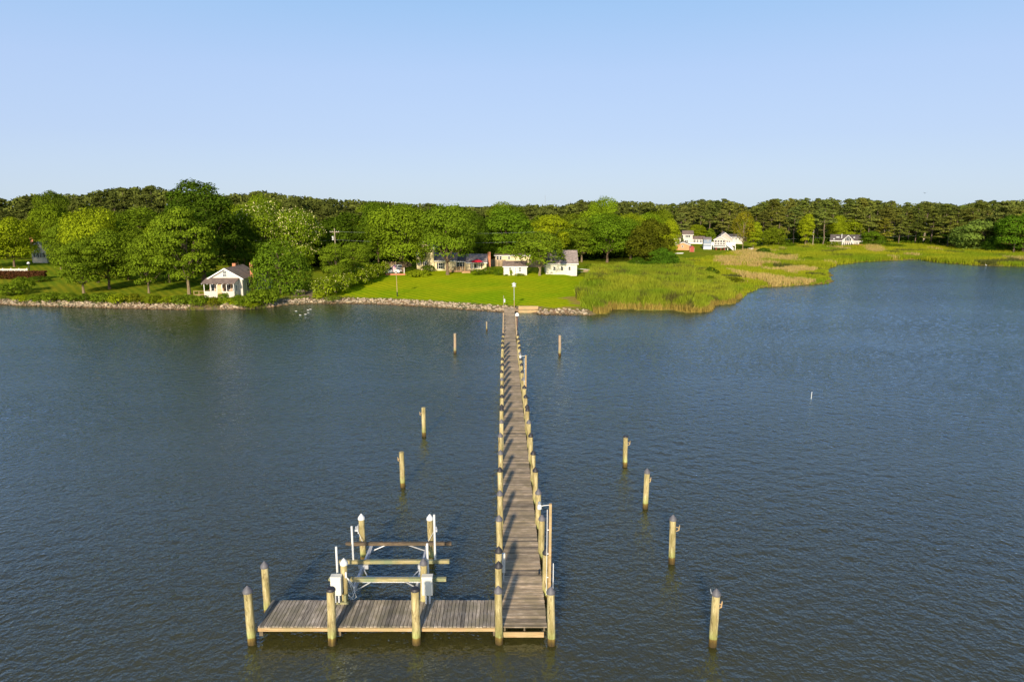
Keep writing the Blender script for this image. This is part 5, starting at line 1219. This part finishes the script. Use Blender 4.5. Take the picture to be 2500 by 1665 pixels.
cols[tan] = (.50, .38, .14); m3 = vnoise(x + 11, y + 70, 7); cols = np.where((m3[:, None] > .80) & ~tan[:, None], np.array([.11, .12, .03]), cols)
d = dist_line(x, y, shore); h = np.where(tan, .9, .30 + .6 * vnoise(x, y + 40, 14)); h = np.where(y > 190, h + .55, h)
blades('marsh_grass', x, y, h, .07, cols, 'lower yellow-green marsh grass with tan dry patches behind the reeds', 'grass')
# shaggy grass at the top of the bank on the left
pts = [s for s in shore_pts(-40, 1442, .12)]; n = len(pts)
xs_ = []; ys_ = []
for xx, yy, nrm, q in pts:
    for rep in range(3):
        lo, hi = (1.9, 3.0) if not rock_skip(q) else (-.3, 2.6)
        if 790 < q: hi = 2.3
        o_ = rng.uniform(lo, hi); xs_.append(xx + nrm[0] * o_); ys_.append(yy + nrm[1] * o_)
x = np.array(xs_); y = np.array(ys_); mn = vnoise(x, y, 4)[:, None]
blades('bank_grass', x, y, np.where(x > -28, .16, .5) * rng.uniform(.6, 1.2, len(x)), .05, np.array([.13, .19, .02]) * (1 - mn) + np.array([.26, .25, .05]) * mn, 'rough grass fringe along the top of the stone bank', 'grass')

# ------------------------------------------------------------------ named trees and shrubs
T = tree_px
T('maple1', 36, 652, 530, 105, LG, 'bright green tree at the far left edge of the photo beside the white gabled house')
T('oval1', -40, 655, 545, 90, G1, 'green tree cut by the left picture edge')
T('open2', 150, 668, 548, 74, G1, 'spreading tree just right of the half-hidden white gabled house')
T('open2', 205, 716, 585, 125, G1, 'leaning waterside tree with a reddish double trunk left of the lawn')
T('maple2', 240, 690, 516, 120, LG, 'tall bright yellow-green tree behind the reddish trunk')
T('maple1', 268, 706, 560, 130, G1, 'tree with a straight dark trunk right of the reddish double trunk')
T('maple3', 315, 684, 526, 110, G1, 'mid green leafy tree between the dark-trunked tree and the pale-stemmed one')
T('open3', 364, 716, 566, 92, G1, 'slender waterside tree with pale upright stem and layered boughs')
T('open3', 462, 719, 500, 150, G1, 'tall waterside tree with bare white forked branches, left of the cottage')
T('big', 500, 688, 440, 190, (.42, .50, .62), 'tallest dark green tree, rising above the skyline behind the cottage')
T('maple3', 415, 690, 530, 90, DG, 'dark tree filling the gap left of the tallest tree')
T('oval2', 600, 676, 545, 80, DG, 'dark narrow tree just right of the tallest tree')
T('maple2', 655, 668, 504, 125, (1.15, 1.15, 1.0), 'tall flowering tree with creamy blossom, left half of the pair right of the cottage', blossom=True)
T('maple1', 730, 668, 508, 110, (1.2, 1.2, 1.05), 'tall flowering tree with creamy blossom, right half of the pair right of the cottage', blossom=True)
T('droop', 686, 717, 572, 136, (.85, .95, 1.0), 'broad drooping dark green tree beside the cottage near the bench')
T('open1', 822, 702, 590, 95, G1, 'low spreading tree with pale branches at the near end of the flowering hedge')
T('open2', 872, 680, 590, 85, G1, 'low flat-topped tree with bare pale branches above the flowering hedge')
T('maple3', 840, 652, 508, 150, DG, 'broad dark green tree behind the utility pole')
T('oval1', 925, 655, 500, 90, DG, 'dark tree between the utility pole and the big maple')
T('maple1', 985, 665, 498, 150, (1.15, 1.15, 1.0), 'big maple at the top of the lawn beside the parked cars')
T('maplehi', 1093, 671, 502, 138, (.95, 1.0, 1.0), 'big maple growing before the cream house, trunk at its terrace')
T('oval1', 1150, 646, 520, 80, DG, 'dark tree behind the brick chimney of the cream house')
T('maple3', 1238, 634, 494, 130, (.85, 1.0, .9), 'broad dark green tree behind the white shed')
T('small1', 1318, 673, 574, 122, G1, 'small round tree with a pale forked trunk between shed and barn')
T('open1', 1345, 645, 520, 105, YG, 'yellow-green tree with pale branches behind the barn roof')
T('open2', 1420, 640, 528, 95, G1, 'spreading tree with pale branches right of the barn roof')
T('maple2', 1482, 641, 528, 118, (.9, 1.05, .9), 'dark green tree with a stout split trunk on the grass right of the barn')
T('maple1', 1395, 620, 522, 100, (1.3, 1.2, .9), 'bright green tree top directly behind the barn')
T('maple2', 1450, 618, 520, 105, (1.35, 1.22, .9), 'bright green rounded tree top between barn and dark round tree')
T('maple1', 1535, 625, 520, 90, LG, 'bright green tree just left of the dark round tree')
T('round', 1588, 655, 521, 112, (.62, .48, .6), 'large dark olive round tree standing alone at the edge of the marsh')
T('round', 1612, 662, 598, 78, (.6, .85, .9), 'lower dark green bushy tree in front of the dark olive round tree')
T('oval2', 1632, 640, 538, 45, YG, 'light green tree peeping out right of the dark olive round tree')
T('droop', 1560, 662, 625, 60, (.6, .85, .8), 'low dark shrub mass left of the dark olive round tree')
T('maple3', 1390, 640, 600, 45, G1, 'small green tree right behind the barn corner')
T('open3', 1734, 606, 556, 24, G1, 'thin light green tree in front of the beige house')
T('brownish', 1813, 612, 513, 52, (1.5, .95, 1.0), 'half-bare brownish tree right of the beige house')
T('open3', 1838, 611, 540, 42, LG, 'pale-stemmed light green tree beside the half-bare brown tree')
T('round', 1887, 604, 548, 62, (1.0, .9, .8), 'rounded olive green tree standing before the pine wood')
T('open3', 1965, 602, 520, 40, YG, 'slender yellow-green tree beside the pole before the pines')
T('maple2', 2065, 596, 534, 78, LG, 'bright green round tree directly behind the chalet')
T('round', 2128, 602, 560, 60, (.75, .85, .8), 'dark green bushy tree right of the chalet')
T('pine4', 2155, 602, 532, 42, YG, 'young yellow-green pine right of the chalet')
T('round', 2314, 600, 563, 42, (.5, .85, .8), 'very dark rounded bush near the silvery tree')
T('silver', 2398, 612, 526, 140, (1.25, 1.25, 3.4), 'large silvery grey-green willow before the wood at right')
T('maple1', 2495, 620, 520, 110, (.7, .95, .9), 'dark green tree cut by the right picture edge')
T('droop', 2440, 616, 570, 70, (.5, .7, .8), 'deep dark green tree between the silvery willow and the right picture edge')
# dead snag
g_ = gp(2252, 600); zt = Zat(534, g_.y) - g_.z; b = MB(); b.tube([(0, 0, -.3), (.4, 0, zt * .5), (1.0, 0, zt)], [.28, .2, .07], 7)
for t_, s in ((.45, 1), (.6, -1), (.72, 1), (.82, -1)): b.tube([(.2 + t_ * .7, 0, zt * t_), (.2 + t_ * .7 + s * 1.3, .2, zt * t_ + .5)], [.07, .02], 5)
o = b.build('dead_tree', mat_bark('dead_wood', (.62, .52, .38))); o.location = g_; tag(o, 'bare pale dead tree snag in front of the pine wood', 'tree')
# flowering hedge in a diagonal row
HB = [(797, 724, 676, 62), (822, 716, 668, 62), (845, 706, 662, 60), (868, 698, 654, 58), (890, 690, 648, 56), (908, 680, 640, 52), (925, 672, 634, 46)]
words = ['nearest to the water', 'second from the water', 'third from the water', 'fourth from the water', 'third from the cars', 'second from the cars', 'nearest to the cars']
for (px, by, ty, w), wd in zip(HB, words): T('shrub1', px, by, ty, w, (1.25, 1.15, .9), 'yellow-flowering hedge bush, %s in the slanting row' % wd, 'bush', 'bushes of the flowering hedge', blossom=True)
T('juniper', 1021, 674, 658, 66, LG, 'low wide oval juniper bed on the lawn before the cream house', 'shrub')
T('boxbush', 1045, 664, 645, 30, DG, 'dark clipped bush against the cream house left wall', 'shrub')
T('boxbush', 1000, 664, 650, 22, DG, 'dark bush at the foot of the big maple by the cars', 'shrub')
T('boxbush', 1168, 671, 656, 36, (.85, .9, .8), 'clipped hedge block right of the terrace steps', 'hedge')
T('boxbush', 1196, 669, 650, 40, (.9, .95, .8), 'rounded hedge bush below the brick chimney', 'hedge')
T('boxbush', 1218, 672, 655, 26, (.8, .9, .8), 'rounded bush touching the left corner of the white shed', 'hedge')
T('shrub1', 1438, 660, 642, 26, G1, 'green bush at the fence right of the barn', 'shrub')
SB = [('shrub1', 22, 722, 690, 62, G1, 'large dark bush on the bank at the far left edge'), ('shrub2', 57, 712, 677, 50, G1, 'grey-green bush behind the far left bank'), ('shrub2', 95, 688, 674, 50, DG, 'very dark low bush under the reddish hedge'),
      ('shrub1', 55, 737, 718, 40, LG, 'pale leafy bush on the stone bank at far left'), ('shrub1', 88, 738, 717, 36, G1, 'flowering shrub on the bank second from far left'), ('shrub1', 130, 737, 711, 44, G1, 'green shrub on the bank below the spreading tree'),
      ('shrub2', 175, 737, 716, 46, G1, 'leafy shrub on the bank left of the reddish trunk'), ('shrub2', 210, 736, 718, 30, DG, 'dark shrub on the bank at the reddish trunk'), ('shrub1', 252, 739, 712, 50, G1, 'green shrub on the bank right of the reddish trunk'),
      ('shrub1', 292, 741, 714, 46, LG, 'light leafy shrub on the bank below the dark straight trunk'), ('shrub2', 330, 741, 718, 42, (1.2, .9, .8), 'brownish shrub on the bank left of the pale stem'), ('shrub1', 372, 742, 719, 44, (1.1, .95, .8), 'olive shrub on the bank under the pale stem'),
      ('shrub2', 408, 742, 724, 36, LG, 'low bright shrub on the bank between the pale stem and the forked tree'), ('shrub1', 447, 744, 716, 46, G1, 'dense green shrub on the bank left of the cottage porch'), ('shrub1', 487, 745, 718, 50, G1, 'dense green shrub under the left porch wall'),
      ('shrub2', 522, 746, 726, 34, (1.2, .9, .8), 'small rusty shrub below the porch door'), ('shrub1', 548, 744, 712, 26, G1, 'small upright shrub before the porch door'), ('shrub1', 566, 745, 724, 36, LG, 'yellow-flowering shrub below the right porch wall'),
      ('shrub1', 598, 748, 716, 50, G1, 'leafy green shrub at the right porch corner'), ('shrub1', 632, 746, 706, 56, G1, 'tall green shrub in front of the red chimney'), ('shrub1', 660, 742, 704, 48, G1, 'tall green shrub right of the cottage on the shore'),
      ('shrub2', 612, 751, 736, 40, LG, 'pale waterside shrub overhanging the water below the cottage'), ('shrub2', 812, 735, 722, 34, G1, 'low green shrub at the water end of the flowering hedge'), ('shrub1', 780, 731, 712, 30, LG, 'low leafy shrub beside the footpath end'),
      ('shrub1', 1452, 710, 676, 54, (1.15, .85, .9), 'olive brown shrub thicket at the left edge of the reeds'), ('shrub1', 1437, 728, 704, 34, DG, 'dark shrub at the lawn corner of the reeds'), ('shrub2', 1474, 681, 662, 17, (.5, .6, .6), 'tiny dark bush at the top left of the reeds'),
      ('shrub2', 1665, 667, 654, 24, (.5, .6, .7), 'dark marsh bush, upper left of the cluster in the reeds'), ('shrub2', 1664, 680, 666, 24, (.5, .6, .7), 'dark marsh bush, lower left of the cluster in the reeds'), ('shrub2', 1710, 673, 658, 24, (.5, .6, .7), 'dark marsh bush in the middle of the cluster in the reeds'),
      ('shrub2', 1738, 673, 653, 30, (.5, .6, .7), 'largest dark marsh bush of the cluster in the reeds'), ('shrub2', 1696, 660, 650, 18, (.5, .6, .7), 'smallest and farthest dark marsh bush of the cluster'), ('shrub2', 1737, 690, 674, 24, (.6, .65, .7), 'dark marsh bush below the cluster towards the water'),
      ('shrub2', 1670, 650, 640, 26, (.7, .7, .7), 'dim olive bush at the field edge behind the reeds'), ('round', 1864, 622, 603, 34, (.45, .65, .7), 'black-green round bush among the tan reeds'), ('shrub1', 2036, 605, 588, 34, (1.1, 1.0, .8), 'bushy green shrub hiding the left corner of the chalet'),
      ('shrub1', 1790, 690, 676, 46, (1.0, .8, .8), 'olive marsh shrub near the bend of the shore'), ('shrub2', 1760, 712, 698, 50, (.9, .75, .8), 'brown-green marsh shrub close to the water bend'), ('shrub2', 1975, 636, 627, 26, (.6, .7, .7), 'dark marsh tuft behind the tan patches'), ('shrub2', 1925, 630, 620, 18, (.6, .7, .7), 'small dark tuft in the bright marsh left of the chalet'),
      ('shrub1', 1925, 606, 592, 40, (.8, .9, .8), 'low green thicket at the wood edge left of the pole'), ('shrub1', 2180, 606, 594, 50, (.85, .9, .8), 'low thicket where the tan grass meets the wood right of the chalet')]
for k, px, by, ty, w, col, lab in SB: T(k, px, by, ty, w, col, lab, 'shrub')
# reddish hedge at far left
Yw = gp(55, 682).y; xw0, xw1 = Xat(-20, Yw), Xat(112, Yw); n = 5200
P = np.c_[rng.uniform(xw0, xw1, n), Yw + rng.uniform(-.8, .8, n), np.zeros(n)]; gz = zground(P[:, 0], P[:, 1]); hh = rng.rand(n) ** .6 * 1.75; P[:, 2] = gz + hh
V, F = cards(P - np.array([xw0, Yw, 0]), rng.normal(size=P.shape) + [0, -.6, .5], np.full(n, .16), rng)
M['hedge_red'] = mat_leaf('copper_leaves', (.10, .045, .022), .2, .4)
o = empty('hedge', (xw0, Yw, 0), 0, 'long copper-red clipped hedge in front of the white fence at far left', 'hedge'); me = mesh_np('foliage', V, F, M['hedge_red'], rng.rand(len(V)))
link(bpy.data.objects.new('foliage', me), o)

# ------------------------------------------------------------------ the wood behind
SKY = [(-80, 490), (0, 487), (60, 480), (130, 470), (220, 473), (265, 462), (340, 456), (400, 458), (440, 466), (540, 474), (600, 471), (650, 468), (750, 480), (850, 487), (950, 492), (1050, 497), (1150, 504), (1200, 500), (1330, 500),
       (1400, 494), (1480, 487), (1560, 489), (1650, 499), (1700, 486), (1790, 492), (1850, 500), (1880, 487), (1980, 487), (2080, 480), (2150, 489), (2200, 501), (2260, 490), (2340, 501), (2390, 492), (2440, 490), (2580, 485)]
def skyl(px): return float(np.interp(px, [a for a, b in SKY], [b for a, b in SKY]))
LM = [(0, 'the half-hidden white gabled house'), (130, 'the reddish double trunk'), (300, 'the dark straight trunk'), (420, 'the forked white branches'), (520, 'the tallest tree'), (640, 'the cottage chimney'), (760, 'the blossoming pair'),
      (850, 'the utility pole'), (960, 'the big maple by the cars'), (1060, 'the cream house left wing'), (1160, 'the brick chimney of the cream house'), (1260, 'the garden shed'), (1345, 'the barn roof'), (1430, 'the trailer'), (1520, 'the split-trunked tree'),
      (1610, 'the dark olive round tree'), (1690, 'the white two-storey house'), (1765, 'the beige house'), (1840, 'the utility cabinet'), (1920, 'the rounded olive tree'), (1990, 'the transformer pole'), (2070, 'the chalet'), (2150, 'the young yellow pine'),
      (2230, 'the dead snag'), (2310, 'the dark rounded bush'), (2400, 'the silvery willow'), (2480, 'the right picture edge')]
used_l = {}
def auto_label(px, row, kind, tone):
    i = min(range(len(LM)), key=lambda k: abs(LM[k][0] - px)); dxx = px - LM[i][0]
    side = 'behind' if abs(dxx) < 14 else ('left of' if dxx < 0 else 'right of')
    rw_ = ['front rank', 'second rank', 'skyline rank'][row]
    return '%s %s, %s, %s %s' % (tone, kind, rw_, side, LM[i][1])
rgf = random.Random(5)
cnt = 0
for row in range(3):
    px = -70 + row * 13
    while px < 2580:
        base = float(np.interp(px, FX, FY)); e = G(px, base, 2.2)
        off = [2, 15, 34][row] + rgf.uniform(-3, 3); Y = e.y * (1 + off / max(120, e.y)); xx = Xat(px, Y, 2)
        sk = skyl(px); right = px > 1625; z = zg(xx, Y)
        near_k = {0: 52 if px < 900 else 40, 1: 22, 2: 0}[row] if not right else {0: 12, 1: 5, 2: 0}[row]
        top = sk + near_k + rgf.choice([rgf.uniform(-8, -1), rgf.uniform(0, 8), rgf.uniform(4, 20)]) * (1 if row else 1.4)
        if not right and row == 0 and 820 > px: top += 10
        H = max(7, Zat(top, Y) - z)
        if right:
            if row == 0 and rgf.random() < .16: kind, nm, W, col, tone, H = rgf.choice(['maple3', 'oval1']), 'broadleaf tree', rgf.uniform(6, 8), rgf.choice([G1, LG]), 'low green', H * rgf.uniform(.45, .65)
            else: kind = rgf.choice(['pine1', 'pine2', 'pine3', 'pine3', 'pine4']); nm = 'pine'; W = rgf.uniform(6.2, 8.8); t_ = rgf.uniform(.8, 1.45); col = (t_ * rgf.uniform(.9, 1.15), t_, t_ * rgf.uniform(.8, 1.1)); tone = 'tall dark' if t_ < 1 else 'tall olive-lit'  # each pine draws its own needle tone at random
            step = rgf.uniform(5.2, 7.0)
        else:
            pineprob = [.05, .7, .95][row] if px < 900 else [.0, .2, .55][row]
            if rgf.random() < pineprob: kind = rgf.choice(['pine3', 'pine4', 'pine4']); nm = 'pine'; W = rgf.uniform(7.5, 10); t_ = rgf.uniform(.7, 1.05); col = (t_, t_, t_); tone = 'dark' if t_ < .88 else 'olive-lit'
            else: kind = rgf.choice(['maple1', 'maple2', 'maple3', 'oval1', 'oval2']); nm = 'broadleaf tree'; W = rgf.uniform(9, 13); t_ = rgf.choice([.75, .95, 1.1, 1.3]); col = (t_ * rgf.uniform(.95, 1.15), t_, .9); tone = 'deep green' if t_ < .9 else ('bright green' if t_ > 1.2 else 'mid green')
            step = rgf.uniform(7, 9.5)
        tree_at(kind, xx, Y, H, W, col, auto_label(px, row, nm, tone), 'tree', 'trees of the wood behind the houses')
        cnt += 1; px += step / mpp(Y, 8)
# make repeated wood labels distinct where the photograph lets one order them left to right
byl = {}
for o in TREES: byl.setdefault(o['label'], []).append(o)
for lab, os_ in byl.items():
    if len(os_) > 1:
        os_.sort(key=lambda o: o.location.x / o.location.y); w_ = ['left one', 'right one'] if len(os_) == 2 else ['left one', 'middle one', 'right one'] if len(os_) == 3 else ['number %d from left' % (i + 1) for i in range(len(os_))]
        for o, q in zip(os_, w_): o['label'] = lab + ', ' + q
# far canopy and undergrowth that read as one mass
def far_wood():
    Ps = []; Ns = []; n_tree = 520; T_ = []
    for i in range(n_tree):
        px = rng.uniform(-120, 2620); e = G(px, float(np.interp(px, FX, FY)), 2.2); off = 48 + 110 * rng.rand() ** 1.4; Y = e.y + off; x_ = Xat(px, Y, 8)
        top = Zat(skyl(px) + rng.uniform(0, 5), Y); w = rng.uniform(4.5, 8); nb = 14
        cz = top - rng.rand(nb) ** 1.1 * 15; cr = w * .42; ca = rng.uniform(0, 6.28, nb); cw = w * .7 * np.sqrt(rng.rand(nb)) * np.clip((top - cz) / 3 + .25, 0, 1)
        k = rng.randint(0, nb, 420); u = unit(rng, 420); u[:, 2] = np.where(u[:, 2] < -.1, -u[:, 2], u[:, 2])
        P_ = np.c_[x_ + cw[k] * np.cos(ca[k]), Y + cw[k] * np.sin(ca[k]), cz[k] - cr * .5] + u * cr * np.array([1, 1, .62]) * rng.uniform(.7, 1.05, (420, 1))
        Ps.append(P_); Ns.append(u * .9 + rng.normal(size=u.shape) * .5); T_.append(np.repeat(np.clip(rng.uniform(.1, .8) + rng.normal(size=420) * .2, 0, 1), 4))
    P_ = np.concatenate(Ps); N_ = np.concatenate(Ns); V, F = cards(P_, N_, rng.uniform(.35, .8, len(P_)), rng); me = mesh_np('far_wood', V, F, M['needle'], np.concatenate(T_))
    tag(link(bpy.data.objects.new('far_wood', me)), 'distant dark canopy closing the skyline behind the houses', 'woodland', None, 'stuff')
far_wood()
def undergrowth():
    n = 62000; px = rng.uniform(-120, 2620, n); fy = np.interp(px, FX, FY)
    a = (px - 1250) / F_PX; b_ = (832.5 - fy) / F_PX; dy = cP + b_ * sP; dz = -sP + b_ * cP; t = (2.2 - CAM_H) / dz; ye = dy * t
    Y = ye + 3 + rng.rand(n) ** 1.3 * 45; x = (px - 1250) / F_PX * (Y * cP + 15 * sP); hmax = 1.0 + 4.5 * vnoise(x, Y, 6) ** 1.5
    z = zground(x, Y) + rng.rand(n) * hmax
    keep = ~((px > 1640) & (px < 1815) & (Y < ye + 14)); P_ = np.c_[x, Y, z][keep]
    V, F = cards(P_, rng.normal(size=P_.shape) + [0, -.5, .6], rng.uniform(.25, .6, len(P_)), rng)
    me = mesh_np('undergrowth', V, F, M['leaf'], np.repeat(rng.rand(len(P_)) * .7, 4)); o = link(bpy.data.objects.new('undergrowth', me)); o.color = (.6, .7, .7, 1)
    tag(o, 'dark leafy undergrowth between the trunks of the wood', 'undergrowth', None, 'stuff')
undergrowth()

# ------------------------------------------------------------------ birds
def bird_mesh(name, L, neck, mat):
    """one smooth body: breast, tail, curved neck and head"""
    b = MB(); n = 10
    prof = [(-.5, .02, .10), (-.38, .07, .09), (-.18, .15, .08), (.05, .18, .07), (.25, .15, .08), (.36, .09, .12)]
    path = [(x * L, 0, z * L + .03) for x, r_, z in prof] + [(.42 * L, 0, (.2 + neck * .3) * L), (.43 * L, 0, (.24 + neck * .8) * L), (.49 * L, 0, (.28 + neck) * L), (.57 * L, 0, (.27 + neck) * L)]
    rad = [r_ * L for x, r_, z in prof] + [.055 * L, .045 * L, .06 * L, .02 * L]
    path = [(x_, y_, z_ * .8) for x_, y_, z_ in path]; b.tube(path, rad, n); return b.mesh(name, M[mat], True)
duck = bird_mesh('duck', .42, .12, 'feather')
bl = MB(); bl.prism([(.56 * .42, .145), (.66 * .42, .138), (.56 * .42, .165)], 'y', -.018, .018); blm = bl.mesh('bill', M['bill'])
for i, (px, py, lab) in enumerate(((723, 760, 'white duck swimming at the left end of the upper line near the stony shore'), (752, 757.5, 'white duck in the middle right of the upper line near the stony shore'), (758, 755.5, 'white duck at the right end of the upper line near the stony shore'),
                      (733, 769.5, 'white duck at the left of the lower group near the stony shore'), (746, 768, 'white duck at the right of the lower group near the stony shore'), (753, 764, 'smallest white duck between the two lines near the stony shore'))):
    p = G(px, py, 0); o = bpy.data.objects.new('duck', duck); C.objects.link(o); o.location = (p.x, p.y, -.02); o.rotation_euler = (0, 0, math.pi + R(rgf.uniform(-20, 20))); o.scale = (1, 1, 1) if i != 5 else (.7, .7, .7)
    tag(o, lab, 'bird', 'ducks swimming off the stony shore'); bb_ = bpy.data.objects.new('bill', blm); C.objects.link(bb_); bb_.parent = o
p = G(2404, 650, 0); o = empty('egret', (p.x, p.y - .6, 0), R(200), 'white wading bird standing at the water edge of the right-hand marsh', 'bird')
eg = bird_mesh('body', .75, .55, 'feather'); e_ = link(bpy.data.objects.new('body', eg), o); e_.location = (0, 0, .22)
for s in (-.05, .05): MB().tube([(0, s, -.2), (.02, s, .32)], .018, 5).build('leg', M['black_metal'], o)
MB().prism([(.42, .84), (.56, .83), (.42, .87)], 'y', -.012, .012).build('bill', M['bill'], o)
d_ = ray(2258, 472); t_ = 160 / d_.y; b = MB()
b.tube([(0, -.25, 0), (0, -.1, .0), (0, .15, .02), (0, .3, 0)], [.01, .07, .06, .01], 6)
b.add([(0, -.12, .02), (0, .1, .02), (-.35, .02, .16), (-.72, .14, .06), (-.35, -.1, .15)], [(0, 1, 2), (0, 2, 4), (4, 2, 3)]); b.add([(0, -.12, .02), (0, .1, .02), (.35, .02, .16), (.72, .14, .06), (.35, -.1, .15)], [(1, 0, 2), (2, 0, 4), (2, 4, 3)])
o = b.build('flying_gull', M['grey_metal']); o.location = (d_.x * t_, 160, CAM_H + d_.z * t_); tag(o, 'small dark bird flying in the sky above the right-hand wood', 'bird')
print('trees', len(TREES), 'wood', cnt, 'objects', len(bpy.data.objects))
